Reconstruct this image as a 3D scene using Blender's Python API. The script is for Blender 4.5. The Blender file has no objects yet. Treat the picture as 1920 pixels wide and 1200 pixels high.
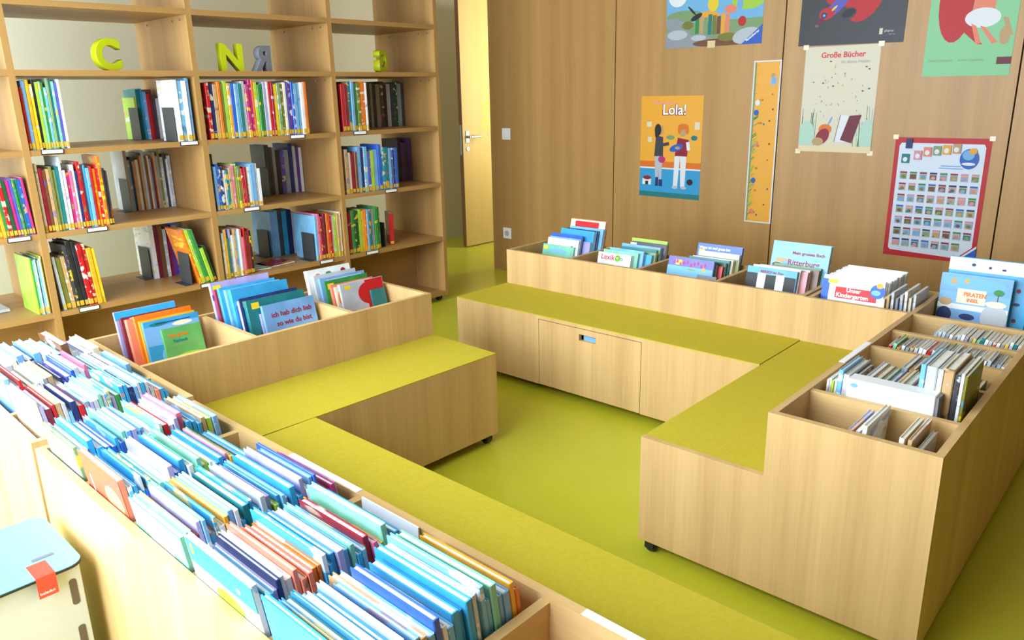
import bpy, math, random
from mathutils import Matrix, Vector, Euler
D = bpy.data
SC = bpy.context.scene
C = SC.collection
random.seed(7)
PI = math.pi

# ------------------------------------------------------------------ camera
cam_d = D.cameras.new('camera'); cam = D.objects.new('camera', cam_d); C.objects.link(cam)
Rv = Vector((0.73340743, 0.67948003, -0.02050427)); Uv = Vector((-0.17422716, 0.21703893, 0.96048894)); Fv = Vector((-0.65708328, 0.70085732, -0.27756183))
cam.matrix_world = Matrix(((Rv.x, Uv.x, -Fv.x, 2.95644), (Rv.y, Uv.y, -Fv.y, -4.02753), (Rv.z, Uv.z, -Fv.z, 1.29531), (0, 0, 0, 1)))
cam_d.sensor_width = 36; cam_d.lens = 1436.21 * 36 / 1920; cam_d.shift_y = -9.41 / 1920; cam_d.clip_start = .02
SC.camera = cam

# ------------------------------------------------------------------ world, light, exposure
w = D.worlds.new('world'); SC.world = w; w.use_nodes = True
bg = w.node_tree.nodes['Background']; bg.inputs['Color'].default_value = (.62, .8, 1, 1); bg.inputs['Strength'].default_value = 1.2
def area(name, loc, rot, sx, sy, power, col, spread=PI):
    l = D.lights.new(name, 'AREA'); l.shape = 'RECTANGLE'; l.size = sx; l.size_y = sy; l.energy = power; l.color = col; l.spread = spread
    o = D.objects.new(name, l); C.objects.link(o); o.location = loc; o.rotation_euler = rot; return o
area('daylight_window', (.15, -4.80, 1.5), (PI/2 - .12, 0, 0), 4.5, 2.3, 262, (.78, .89, 1.0))
area('hall_light', (-.95, 1.35, 1.5), (0, PI/2, 0), 1.6, 1.2, 22, (1, .95, .84))
SC.view_settings.view_transform = 'Standard'; SC.view_settings.look = 'None'
SC.view_settings.exposure = 0.72; SC.view_settings.gamma = 1.0; SC.view_settings.use_curve_mapping = False

# ------------------------------------------------------------------ helpers
def lin(c):
    return tuple(((v/255)/12.92 if v/255 <= .04045 else ((v/255 + .055)/1.055)**2.4) for v in c)
PAL = dict(coral=(222,84,56), white=(236,238,240), cream=(232,222,196), grey=(150,155,162), silver=(190,196,204), black=(34,34,38), charcoal=(64,66,72),
    red=(196,30,36), crimson=(150,24,48), maroon=(112,28,48), pink=(226,110,150), magenta=(196,44,120), salmon=(240,134,104), rose=(226,150,160),
    orange=(232,120,28), amber=(240,170,40), yellow=(240,208,40), brown=(120,76,44), tan=(196,160,112), olive=(124,124,48), lime=(168,208,64),
    green=(50,140,66), leaf=(100,176,96), teal=(28,124,128), mint=(128,200,170), sage=(130,160,110), cyan=(52,160,214), sky=(118,182,226), blue=(44,96,196),
    navy=(32,48,104), lilac=(170,164,214), purple=(98,56,138), violet=(90,88,190), lightblue=(120,172,226), forest=(26,84,50))
MATS = {}
def new_mat(name):
    m = D.materials.new(name); m.use_nodes = True
    return m, m.node_tree, m.node_tree.nodes['Principled BSDF']
def plain(name, rgb, rough=.5, spec=.5, metal=0.0, srgb=True):
    if name in MATS: return MATS[name]
    m, nt, b = new_mat(name); c = lin(rgb) if srgb else rgb
    b.inputs['Base Color'].default_value = (*c, 1); b.inputs['Roughness'].default_value = rough
    b.inputs['Specular IOR Level'].default_value = spec; b.inputs['Metallic'].default_value = metal
    MATS[name] = m; return m
def node(nt, t, **kw):
    n = nt.nodes.new(t)
    for k, v in kw.items(): setattr(n, k, v)
    return n
def wood(axis='z', tone=(208,172,116), name='oak', contrast=1.0):
    key = 'veneer_%s_%s' % (name, axis)
    if key in MATS: return MATS[key]
    m, nt, b = new_mat(key)
    tc = node(nt, 'ShaderNodeTexCoord'); mp = node(nt, 'ShaderNodeMapping'); nt.links.new(tc.outputs['Object'], mp.inputs[0])
    sc = {'z': (60, 60, 1.6), 'y': (60, 1.6, 60), 'x': (1.6, 60, 60)}[axis]
    mp.inputs['Scale'].default_value = sc
    n1 = node(nt, 'ShaderNodeTexNoise'); n1.inputs['Scale'].default_value = 1.6; n1.inputs['Detail'].default_value = 6; n1.inputs['Roughness'].default_value = .65
    nt.links.new(mp.outputs[0], n1.inputs['Vector'])
    mp2 = node(nt, 'ShaderNodeMapping'); nt.links.new(tc.outputs['Object'], mp2.inputs[0])
    mp2.inputs['Scale'].default_value = {'z': (11, 11, .02), 'y': (11, .02, 11), 'x': (.02, 11, 11)}[axis]
    n2 = node(nt, 'ShaderNodeTexNoise'); n2.inputs['Scale'].default_value = 1.0; n2.inputs['Detail'].default_value = 1
    nt.links.new(mp2.outputs[0], n2.inputs['Vector'])
    mix = node(nt, 'ShaderNodeMath', operation='MULTIPLY_ADD'); mix.inputs[1].default_value = .42
    nt.links.new(n1.outputs['Fac'], mix.inputs[0]); m2 = node(nt, 'ShaderNodeMath', operation='MULTIPLY'); m2.inputs[1].default_value = .58
    nt.links.new(n2.outputs['Fac'], m2.inputs[0]); nt.links.new(m2.outputs[0], mix.inputs[2])
    r = node(nt, 'ShaderNodeValToRGB'); c = lin(tone)
    r.color_ramp.elements[0].position = .30; r.color_ramp.elements[0].color = (c[0]*(1-.22*contrast), c[1]*(1-.27*contrast), c[2]*(1-.34*contrast), 1)
    r.color_ramp.elements[1].position = .70; r.color_ramp.elements[1].color = (min(1, c[0]*(1+.12*contrast)), c[1]*(1+.13*contrast), c[2]*(1+.16*contrast), 1)
    nt.links.new(mix.outputs[0], r.inputs[0]); nt.links.new(r.outputs[0], b.inputs['Base Color'])
    b.inputs['Roughness'].default_value = .42; b.inputs['Specular IOR Level'].default_value = .35
    bp = node(nt, 'ShaderNodeBump'); bp.inputs['Strength'].default_value = .06; bp.inputs['Distance'].default_value = .002
    nt.links.new(n1.outputs['Fac'], bp.inputs['Height']); nt.links.new(bp.outputs[0], b.inputs['Normal'])
    MATS[key] = m; return m
def mottled(name, c1, c2, scale, rough, spec=.4, detail=5, bump=0.0, lo=.35, hi=.65):
    m, nt, b = new_mat(name); tc = node(nt, 'ShaderNodeTexCoord'); n = node(nt, 'ShaderNodeTexNoise')
    n.inputs['Scale'].default_value = scale; n.inputs['Detail'].default_value = detail; n.inputs['Roughness'].default_value = .7
    nt.links.new(tc.outputs['Object'], n.inputs['Vector']); r = node(nt, 'ShaderNodeValToRGB')
    r.color_ramp.elements[0].position = lo; r.color_ramp.elements[1].position = hi
    r.color_ramp.elements[0].color = (*lin(c1), 1); r.color_ramp.elements[1].color = (*lin(c2), 1)
    nt.links.new(n.outputs['Fac'], r.inputs[0]); nt.links.new(r.outputs[0], b.inputs['Base Color'])
    b.inputs['Roughness'].default_value = rough; b.inputs['Specular IOR Level'].default_value = spec
    if bump:
        bp = node(nt, 'ShaderNodeBump'); bp.inputs['Strength'].default_value = bump; bp.inputs['Distance'].default_value = .002
        nt.links.new(n.outputs['Fac'], bp.inputs['Height']); nt.links.new(bp.outputs[0], b.inputs['Normal'])
    MATS[name] = m; return m
def bookmat(col, seed=0, busy=True):
    """printed cover: base colour with patches of other inks in bands"""
    seed = seed % 4 if busy else 9
    key = 'cover_%s_%d' % (col, seed)
    if key in MATS: return MATS[key]
    m, nt, b = new_mat(key); base = lin(PAL[col])
    b.inputs['Roughness'].default_value = .32; b.inputs['Specular IOR Level'].default_value = .5
    if not busy:
        tc = node(nt, 'ShaderNodeTexCoord'); n = node(nt, 'ShaderNodeTexNoise'); n.inputs['Scale'].default_value = 14; n.inputs['Detail'].default_value = 3
        nt.links.new(tc.outputs['Object'], n.inputs['Vector']); r = node(nt, 'ShaderNodeValToRGB')
        r.color_ramp.elements[0].position = .35; r.color_ramp.elements[1].position = .7
        r.color_ramp.elements[0].color = (base[0]*.85, base[1]*.85, base[2]*.87, 1); r.color_ramp.elements[1].color = (*[min(1, v*1.12 + .01) for v in base], 1)
        nt.links.new(n.outputs['Fac'], r.inputs[0]); nt.links.new(r.outputs[0], b.inputs['Base Color'])
        MATS[key] = m; return m
    rnd = random.Random(key); names = list(PAL); a1 = lin(PAL[rnd.choice(['white', 'cream', 'yellow', 'silver', 'white', 'amber'])]); a2 = lin(PAL[rnd.choice(names)])
    tc = node(nt, 'ShaderNodeTexCoord'); mp = node(nt, 'ShaderNodeMapping'); mp.inputs['Scale'].default_value = (26, 9, 30)
    mp.inputs['Location'].default_value = (rnd.random()*9, rnd.random()*9, rnd.random()*9)
    nt.links.new(tc.outputs['Object'], mp.inputs[0])
    n = node(nt, 'ShaderNodeTexNoise'); n.inputs['Scale'].default_value = 1; n.inputs['Detail'].default_value = 2; nt.links.new(mp.outputs[0], n.inputs['Vector'])
    r = node(nt, 'ShaderNodeValToRGB')
    a2 = tuple(.55*p + .45*q for p, q in zip(a2, base)); a1 = tuple(.75*p + .25*q for p, q in zip(a1, base))
    for pos, cc in ((.0, a2), (.34, a2), (.38, base), (.585, base), (.62, a1)):
        e = r.color_ramp.elements.new(pos) if pos else r.color_ramp.elements[0]
        e.color = (*cc, 1)
    r.color_ramp.elements[-1].color = (*a1, 1)
    nt.links.new(n.outputs['Fac'], r.inputs[0]); nt.links.new(r.outputs[0], b.inputs['Base Color'])
    MATS[key] = m; return m

class MB:
    """collects faces with material slots and becomes one mesh object"""
    def __init__(s): s.v = []; s.f = []; s.m = []; s.mats = []
    def slot(s, m):
        if m not in s.mats: s.mats.append(m)
        return s.mats.index(m)
    def add(s, vs, fs, m):
        o = len(s.v); s.v += [tuple(v) for v in vs]; k = s.slot(m)
        for f in fs: s.f.append([i + o for i in f]); s.m.append(k)
    def box(s, x0, x1, y0, y1, z0, z1, m, bev=0.0):
        if bev <= 0:
            vs = [(x, y, z) for z in (z0, z1) for y in (y0, y1) for x in (x0, x1)]
            s.add(vs, [(0, 2, 3, 1), (4, 5, 7, 6), (0, 1, 5, 4), (2, 6, 7, 3), (0, 4, 6, 2), (1, 3, 7, 5)], m)
        else:
            b = bev; vs = []; X = (x0, x1); Y_ = (y0, y1); Z = (z0, z1); idx = {}
            for i in (0, 1):
                for j in (0, 1):
                    for k in (0, 1):
                        sx, sy, sz = (1 - 2*i), (1 - 2*j), (1 - 2*k)
                        for a, d in (('x', (0, sy*b, sz*b)), ('y', (sx*b, 0, sz*b)), ('z', (sx*b, sy*b, 0))):
                            idx[i, j, k, a] = len(vs); vs.append((X[i]+d[0], Y_[j]+d[1], Z[k]+d[2]))
            fs = []
            for i in (0, 1):
                q = [idx[i, 0, 0, 'x'], idx[i, 1, 0, 'x'], idx[i, 1, 1, 'x'], idx[i, 0, 1, 'x']]; fs.append(q if i else q[::-1])
                q = [idx[0, i, 0, 'y'], idx[0, i, 1, 'y'], idx[1, i, 1, 'y'], idx[1, i, 0, 'y']]; fs.append(q if i else q[::-1])
                q = [idx[0, 0, i, 'z'], idx[1, 0, i, 'z'], idx[1, 1, i, 'z'], idx[0, 1, i, 'z']]; fs.append(q if i else q[::-1])
            for i in (0, 1):
                for j in (0, 1):
                    fs.append([idx[i, j, 0, 'x'], idx[i, j, 1, 'x'], idx[i, j, 1, 'y'], idx[i, j, 0, 'y']])
                    fs.append([idx[i, 0, j, 'x'], idx[i, 1, j, 'x'], idx[i, 1, j, 'z'], idx[i, 0, j, 'z']])
                    fs.append([idx[0, i, j, 'y'], idx[1, i, j, 'y'], idx[1, i, j, 'z'], idx[0, i, j, 'z']])
                    for k in (0, 1): fs.append([idx[i, j, k, 'x'], idx[i, j, k, 'y'], idx[i, j, k, 'z']])
            s.add(vs, fs, m)
    def prism(s, pts, axis, a0, a1, m):
        """pts: 2-D outline, extruded along axis"""
        def P(p, a): return {'y': (p[0], a, p[1]), 'x': (a, p[0], p[1]), 'z': (p[0], p[1], a)}[axis]
        n = len(pts); vs = [P(q, a0) for q in pts] + [P(q, a1) for q in pts]
        s.add(vs, [list(range(n))[::-1], list(range(n, 2*n))] + [(i, (i+1) % n, n+(i+1) % n, n+i) for i in range(n)], m)
    def cyl(s, c, r, a0, a1, axis, m, n=20):
        pts = [(c[0]+r*math.cos(2*PI*i/n), c[1]+r*math.sin(2*PI*i/n)) for i in range(n)]
        s.prism(pts, axis, a0, a1, m)
    def build(s, name, parent=None, loc=None, smooth=False):
        me = D.meshes.new(name); me.from_pydata(s.v, [], s.f)
        for m in s.mats: me.materials.append(m)
        for p, k in zip(me.polygons, s.m): p.material_index = k
        import bmesh
        bm = bmesh.new(); bm.from_mesh(me); bmesh.ops.recalc_face_normals(bm, faces=bm.faces); bm.to_mesh(me); bm.free()
        o = D.objects.new(name, me); C.objects.link(o)
        if parent: o.parent = parent
        if loc: o.location = loc
        return o
def empty(name, loc=(0, 0, 0), rot=(0, 0, 0)):
    o = D.objects.new(name, None); C.objects.link(o); o.location = loc; o.rotation_euler = rot; o.empty_display_size = .05; return o
def tag(o, label=None, cat=None, group=None, kind=None):
    if label: o['label'] = label
    if cat: o['category'] = cat
    if group: o['group'] = group
    if kind: o['kind'] = kind
    return o
def struct(o): o['kind'] = 'structure'; return o
def bx(name, parent, x0, x1, y0, y1, z0, z1, m, bev=0.0):
    b = MB(); b.box(x0, x1, y0, y1, z0, z1, m, bev); return b.build(name, parent)
def text_mesh(name, s, size, m, parent, origin, right, up, align='LEFT', extrude=.0002, bold=0.0, shear=0.0, sx=1.0):
    cu = D.curves.new(name, 'FONT'); cu.body = s; cu.size = size; cu.align_x = align; cu.extrude = extrude; cu.offset = bold; cu.shear = shear
    cu.resolution_u = 3
    to = D.objects.new(name, cu); C.objects.link(to); bpy.context.view_layer.update()
    me = D.meshes.new_from_object(to.evaluated_get(bpy.context.evaluated_depsgraph_get())); D.objects.remove(to); D.curves.remove(cu)
    me.name = name; me.materials.clear(); me.materials.append(m)
    r = Vector(right).normalized(); u = Vector(up).normalized(); n = r.cross(u)
    M = Matrix(((r.x*sx, u.x, n.x, origin[0]), (r.y*sx, u.y, n.y, origin[1]), (r.z*sx, u.z, n.z, origin[2]), (0, 0, 0, 1)))
    me.transform(M)
    o = D.objects.new(name, me); C.objects.link(o); o.parent = parent; return o

# ------------------------------------------------------------------ materials
CASEZ = wood('z', (172,132,78), 'bookcase'); CASEY = wood('y', (172,132,78), 'bookcase'); OAKZ = wood('z'); OAKX = wood('x'); OAKY = wood('y')
WALLW = wood('z', (170,130,76), 'panelling', .8)
FLOOR = mottled('green_rubber_floor', (186,186,44), (194,192,50), 3, .30, .5)
LINO = mottled('moss_linoleum', (184,166,44), (192,176,52), 90, .75, .2, 6, .05)
PAGES = mottled('paper_pages', (226,224,214), (240,240,236), 60, .8, .2)
PAGEB = mottled('skylit_pages', (226,236,242), (246,248,250), 60, .8, .2)  # near-bin paper, cool window glare mixed into the page colour
CREAMW = plain('cream_paint', (214,208,184), .8, .2); CEIL = plain('ceiling_white', (206,202,194), .9, .2)
STEEL = plain('brushed_steel', (170,172,176), .35, .5, .9); DARKST = plain('dark_steel', (52,54,58), .5); BLACKP = plain('black_plastic', (26,26,30), .45)
WHITEP = plain('white_plastic', (232,234,236), .4); STICK = plain('yellow_sticker', (216,176,44), .5); PAPER = plain('white_paper', (244,246,250), .6)
def flat(col): return plain('ink_' + col, PAL[col], .45, .35)

# ------------------------------------------------------------------ the room
YW = .116
struct(bx('floor', None, -2.5, 6.2, -5.0, 3.2, -.1, 0, FLOOR))
struct(bx('ceiling', None, -2.5, 6.2, -5.0, 3.2, 2.85, 2.95, CEIL))
struct(bx('wall_left', None, -2.5, -2.35, -5.0, 3.2, 0, 2.85, CREAMW))
struct(bx('wall_right', None, 6.0, 6.15, -4.8, YW, 0, 2.85, WALLW))
struct(bx('wall_far', None, -2.35, 6.2, 3.05, 3.2, 0, 2.85, CREAMW))
# panelled partition wall with its vertical joints
b = MB(); seams = [-1.105, .0045, 1.092, 2.187, 3.28, 4.38, 6.0]
for i in range(6):
    b.box(seams[i] + (.0035 if i else 0), seams[i+1] - .0035, YW, YW + .02, 0, 2.85, WALLW)
b.box(-1.103, 6.0, YW + .024, YW + .12, 0, 2.85, plain('panel_core', (60,44,26), .8))
struct(b.build('wall_back'))
# window wall behind the camera
b = MB(); b.box(-2.35, -2.2, -4.78, -4.66, 0, 2.85, CREAMW); b.box(2.6, 6.0, -4.78, -4.66, 0, 2.85, CREAMW)
b.box(-2.2, 2.6, -4.78, -4.66, 2.55, 2.85, CREAMW); b.box(-2.2, 2.6, -4.78, -4.66, 0, .12, CREAMW); struct(b.build('wall_front'))
m, nt, bs = new_mat('clear_glass'); tr = node(nt, 'ShaderNodeBsdfTransparent'); gl = node(nt, 'ShaderNodeBsdfGlossy'); gl.inputs['Roughness'].default_value = .02
mx = node(nt, 'ShaderNodeMixShader'); mx.inputs[0].default_value = .05; nt.links.new(tr.outputs[0], mx.inputs[1]); nt.links.new(gl.outputs[0], mx.inputs[2])
nt.links.new(mx.outputs[0], nt.nodes['Material Output'].inputs[0]); GLASS = m
wr = struct(empty('window_1', (.2, -4.72, .12)))
b = MB()
for x in (-2.4, -1.2, 0, 1.2, 2.34): b.box(x, x + .06, -.03, .03, 0, 2.43, OAKZ)
b.box(-2.4, 2.4, -.03, .03, 0, .06, OAKX); b.box(-2.4, 2.4, -.03, .03, 2.37, 2.43, OAKX); b.build('window_frame', wr)
b = MB(); b.box(-2.34, 2.34, -.004, .004, .06, 2.37, GLASS); b.build('window_pane', wr)

# open door leaf seen through the gap
dr = struct(empty('door_1', (-1.87, .56, 0)))
DOORW = wood('z', (214,182,104), 'door', .5)
bx('door_leaf', dr, -.04, 0, 0, .88, .01, 2.1, DOORW)
bx('door_edge', dr, -.04, 0, -.004, 0, .01, 2.1, plain('brown_edge', (112,70,34), .5))
bx('lock_plate', dr, -.032, -.008, -.007, -.004, .80, 1.05, STEEL)
b = MB(); b.box(0, .006, .03, .07, .90, 1.0, STEEL, .002); b.cyl((.05, .95), .012, 0, .05, 'x', STEEL, 14)
b.box(.04, .055, .045, .17, .94, .96, STEEL, .004); b.cyl((.05, .85), .018, 0, .006, 'x', STEEL, 14); b.build('door_handle', dr)
# faint decorations on the leaf
b = MB(); YD = plain('pale_yellow_print', (226,196,70), .6); GD = plain('pale_grey_print', (196,176,120), .6)
for zc, yc, mm in ((1.18, .3, YD), (1.05, .28, YD), (1.14, .42, GD), (1.0, .42, GD)):
    pts = [(yc + .05*math.cos(a*PI/12), zc + .05*math.sin(a*PI/12)) for a in range(24)]
    pin = [(yc + .03*math.cos(a*PI/12), zc + .03*math.sin(a*PI/12)) for a in range(24)]
    vs = [(.0006, *q) for q in pts] + [(.0006, *q) for q in pin]
    b.add(vs, [(i, (i+1) % 24, 24 + (i+1) % 24, 24 + i) for i in range(24)], mm)
b.build('painted_rings', dr)

# switch and socket on the panelled wall
r = tag(empty('light_switch', (-.943, YW, 1.016)), 'white square light switch on the wood wall beside the door gap', 'light switch')
bx('switch_frame', r, -.041, .041, -.009, 0, -.041, .041, WHITEP, .003); bx('rocker', r, -.028, .028, -.013, -.009, -.028, .028, WHITEP, .002)
r = tag(empty('wall_socket', (-.954, YW, .29)), 'white square power socket low on the wood wall near door gap', 'power socket')
bx('socket_frame', r, -.041, .041, -.009, 0, -.041, .041, WHITEP, .003)
b = MB(); b.cyl((0, 0), .021, -.0105, -.009, 'y', plain('socket_grey', (178,180,184), .5)); b.build('socket_recess', r)

# ------------------------------------------------------------------ seating and bin units
class Fr:
    def __init__(s, ox, oy, a): s.ox, s.oy, s.a = ox, oy, a
    def w(s, x, y, z=0): c, n = math.cos(s.a), math.sin(s.a); return (s.ox + c*x - n*y, s.oy + n*x + c*y, z)
ZB, ZT, ZG, T = .363, .536, .04, .018
ZF = .372                                              # floor of the bins
def caster(u, x, y):
    c = empty('caster', (x, y, 0)); c.parent = u
    b = MB(); b.box(-.02, .02, -.02, .02, .034, ZG, BLACKP); b.box(-.014, .014, -.018, -.013, .012, .034, BLACKP); b.box(-.014, .014, .013, .018, .012, .034, BLACKP); b.build('bracket', c)
    b = MB(); b.cyl((0, .017), .017, -.011, .011, 'y', plain('caster_tyre', (46,48,52), .5), 18); b.build('wheel', c)
def sticker(u, x0, x1, y0, y1, name='label_strip'):
    return bx(name, u, x0, x1, y0, y1, ZT, ZT + .0012, PAPER)

# --- back unit: long bench with drawer, bins behind
FB = Fr(.325, -1.6054, .0131)
ub = tag(empty('bench_unit', FB.w(0, 0), (0, 0, FB.a)), 'long wooden bench with moss green seat, drawer and book bins along the poster wall', 'bench with book bins', 'mobile bench and book bin units')
b = MB(); b.box(0, .512, 0, T, ZG, ZB - .004, OAKZ); b.box(1.044, 1.53, 0, T, ZG, ZB - .004, OAKZ); b.box(.512, 1.044, 0, T, .345, ZB - .004, OAKZ)
b.box(0, T, T, .3595, ZG, ZB - .004, OAKZ); b.box(1.512, 1.53, T, .3595, ZG, ZB - .004, OAKZ); b.box(T, 1.512, T, .73, ZG, ZG + T, OAKX)
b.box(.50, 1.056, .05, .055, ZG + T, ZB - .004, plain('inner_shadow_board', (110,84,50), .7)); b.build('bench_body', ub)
b = MB(); hx0, hx1, hz0, hz1 = .735, .822, .290, .318
b.box(.5145, hx0, 0, T, ZG + .002, .342, OAKZ); b.box(hx1, 1.0415, 0, T, ZG + .002, .342, OAKZ)
b.box(hx0, hx1, 0, T, ZG + .002, hz0, OAKZ); b.box(hx0, hx1, 0, T, hz1, .342, OAKZ); dw = b.build('drawer_front', ub)
bx('handle_recess', dw, hx0 + .012, hx1, T, T + .01, hz0, hz1, flat('lightblue'))
bx('seat_pad', ub, 0, 1.53, 0, .3595, ZB - .004, ZB, LINO)
b = MB(); b.box(0, 1.53, .3595, .3775, ZG + T, ZT, OAKZ); b.build('bin_front_panel', ub)
bx('bin_rear_panel', ub, 0, 1.53, .712, .73, ZG + T, ZT, OAKZ)
for x in (0, .373, .756, 1.139, 1.512): bx('divider', ub, x, x + T, .3775, .712, ZF if 0 < x < 1.5 else ZG + T, ZT - (.004 if 0 < x < 1.5 else 0), OAKX)
bx('bin_floor', ub, T, 1.512, .3775, .712, ZF - .012, ZF, OAKX)
for x, y in ((.05, .06), (1.47, .06), (.05, .68), (1.47, .68)): caster(ub, x, y)

# --- right unit: corner bench running towards the window
FR = Fr(1.8685, -2.348, .0118)
ur = tag(empty('bench_unit', FR.w(0, 0), (0, 0, FR.a)), 'pale wooden corner bench with stepped end panel, green seat and small book bins', 'bench with book bins', 'mobile bench and book bin units')
W1, W2, LR, LB = .3595, .7459, 1.112, 1.485
b = MB(); b.prism([(0, ZG), (W2, ZG), (W2, ZT), (W1, ZT), (W1, ZB), (0, ZB)], 'y', 0, T, OAKZ); b.build('end_panel', ur)
b = MB(); b.box(0, T, T, .742, ZG, ZB - .004, OAKZ); b.box(T, W2 - T, T, LB - T, ZG, ZG + T, OAKY); b.build('bench_front', ur)
bx('seat_pad', ur, 0, W1, T, LR, ZB - .004, ZB, LINO)
bx('bin_front_panel', ur, W1, W1 + T, T, LR, ZB, ZT, OAKY)
bx('bin_outer_panel', ur, W2 - T, W2, T, LB, ZG, ZT, OAKZ)
bx('corner_front_panel', ur, -.003, W1 + T, LR, LR + T, ZB - .06, ZT, OAKZ)
bx('bin_rear_panel', ur, .006, W2 - T, LB - T, LB, ZG, ZT, OAKZ)
for y in (.214, .47, .68, .885): bx('divider', ur, W1 + T, W2 - T, y, y + T, ZF, ZT - .004, OAKX)
bx('divider', ur, W1 + T, W2 - T, LR, LR + T, ZF, ZT, OAKX)
bx('divider', ur, W1, W1 + T, LR + T, LB - T, ZF, ZT - .004, OAKY)
bx('divider', ur, .006, .024, LR + T, LB - T, ZF, ZT, OAKY)
bx('bin_floor', ur, W1 + T, W2 - T, T, LB - T, ZF - .012, ZF, OAKY); bx('bin_floor', ur, .024, W1, LR + T, LB - T, ZF - .012, ZF, OAKY)
sticker(ur, W1 - .001, W1 + T - .002, .47, .70)
for x, y in ((.03, .028), (.70, .055), (.69, 1.43), (.05, 1.43)): caster(ur, x, y)

# --- left unit: corner bench in front of the shelves
FL = Fr(1.053, -2.089, -.0157)
ul = tag(empty('bench_unit', FL.w(0, 0), (0, 0, FL.a)), 'darker lit wooden corner bench with green seat and three book bins before the shelves', 'bench with book bins', 'mobile bench and book bin units')
LN = -1.128                                            # where the near row of bins starts
b = MB(); b.box(-.3595, 0, -T, 0, ZG, ZB - .004, OAKZ); b.box(-T, 0, -.777, -T, ZG, ZB - .004, OAKZ); b.box(-.75, -T, LN - .38, -T, ZG, ZG + T, OAKY); b.build('bench_front', ul)
bx('seat_pad', ul, -.3595, 0, LN, 0, ZB - .004, ZB, LINO)
b = MB(); b.box(-.3775, -.3595, LN, 0, ZG + T, ZT, OAKZ); b.build('bin_front_panel', ul)
bx('end_panel', ul, -.783, -.3775, -T, 0, ZG, ZT, OAKZ)
bx('bin_back_panel', ul, -.783, -.765, LN - .387, -T, ZG, ZT, OAKZ)
for y in (-.37, -.757): bx('divider', ul, -.765, -.3775, y, y + T, ZF, ZT - .004, OAKX)
bx('divider', ul, -.765, -.014, LN - T, LN, ZF, ZT, OAKX)
bx('near_rear_panel', ul, -.765, -.014, LN - .387, LN - .369, ZG, ZT, OAKZ)
for x in (-.52, -.27): bx('divider', ul, x, x + T, LN - .369, LN - T, ZF, ZT - .004, OAKY)
bx('divider', ul, -.032, -.014, LN - .369, LN - T, ZG + T, ZT, OAKY)
bx('bin_floor', ul, -.765, -.3775, LN, -T, ZF - .012, ZF, OAKY); bx('bin_floor', ul, -.765, -.032, LN - .369, LN - T, ZF - .012, ZF, OAKX)
for x, y in ((-.03, -.035), (-.72, -.055), (-.72, -1.45), (-.1, -1.45)): caster(ul, x, y)

# --- near unit: bench and the long row of filled bins by the window
FN = Fr(1.0639, -2.8697, .0028)
un = tag(empty('bench_unit', FN.w(0, 0), (0, 0, FN.a)), 'nearest long wooden bench with bins packed with picture books along its window side', 'bench with book bins', 'mobile bench and book bin units')
LX = 1.99; YB0, YB1 = -.737, -.3595                    # bins between these lines
b = MB(); b.box(-.02, LX, -T, 0, ZG, ZB - .004, OAKZ); b.box(LX - T, LX, YB1, -T, ZG, ZB - .004, OAKZ); b.box(.0, LX, YB0 + T, -T, ZG, ZG + T, OAKX); b.build('bench_front', un)
bx('seat_pad', un, -.02, LX, YB1, 0, ZB - .004, ZB, LINO)
bx('bin_front_panel', un, -.012, LX, YB1 - T, YB1, ZG + T, ZT, OAKX)
bx('bin_rear_panel', un, -.012, LX, YB0, YB0 + T, ZG, ZT, OAKZ)
bx('end_panel', un, LX - T, LX, YB0 + T, YB1 - T, ZG, ZT, OAKZ)
NDIV = [-.012 + .2437*i for i in range(9)]
for x in NDIV[:-1]: bx('divider', un, x, x + T, YB0 + T, YB1 - T, ZF, ZT - (.008 if x > 0 else 0), OAKY)
bx('bin_floor', un, -.012 + T, LX - T, YB0 + T, YB1 - T, ZF - .012, ZF, OAKX)
s1 = sticker(un, .47, .72, YB1 - T + .002, YB1 - .001); s2 = sticker(un, 1.285, 1.62, YB1 - T + .002, YB1 - .001)
text_mesh('lettering', 'Bilderb\u00fccher', .011, flat('navy'), s2, (1.60, YB1 - .004, ZT + .0014), (-1, 0, 0), (0, -1, 0), sx=1.0)
for x, y in ((.1, -.06), (1.9, -.06), (1.9, -.68), (.06, -.68)): caster(un, x, y)

# ------------------------------------------------------------------ open bookcase
XS, XR = -.678, -1.25
UY = [-3.785, -3.0232, -2.2633, -1.5013, -.7535]
SZ = [.065, .423, .767, 1.111, 1.428, 1.698, 1.97]
sh = tag(empty('bookcase', (XS, -2.2, 0)), 'tall open double-sided wooden bookcase in bays along the left side', 'bookcase')
def S(name, x0, x1, y0, y1, z0, z1, m, par=None): return bx(name, sh if par is None else par, x0 - XS, x1 - XS, y0 + 2.2, y1 + 2.2, z0, z1, m)
for y in UY: S('upright', XR, XS, y - .026, y, .04, 2.25, CASEZ)
for i in range(4):
    y0, y1 = UY[i], UY[i+1] - .026
    for k, z in enumerate(SZ): S('shelf', XR + .002, XS - (.0 if k in (4, 5, 6, 0) else .002), y0, y1, z - .024, z, CASEY)
    S('back_panel', -.975, -.96, y0, y1, .065, SZ[1] - .024, CASEY)
    S('top_board', XR, XS, y0, y1, 2.226, 2.25, CASEY)
for y in UY:
    for x in (-.05, -.52): caster(sh, x, y + 2.2 + (-.045 if y > -1 else .045))
# little metal shelf pins
b = MB()
for y in UY[2:]:
    for z in (1.655, 1.385):
        for x in (-.74, -.82, -1.1): b.cyl((x - XS, z), .004, y - .026 - .006 + 2.2, y - .026 + 2.2, 'y', STEEL, 8)
b.build('shelf_pins', sh)

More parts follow.
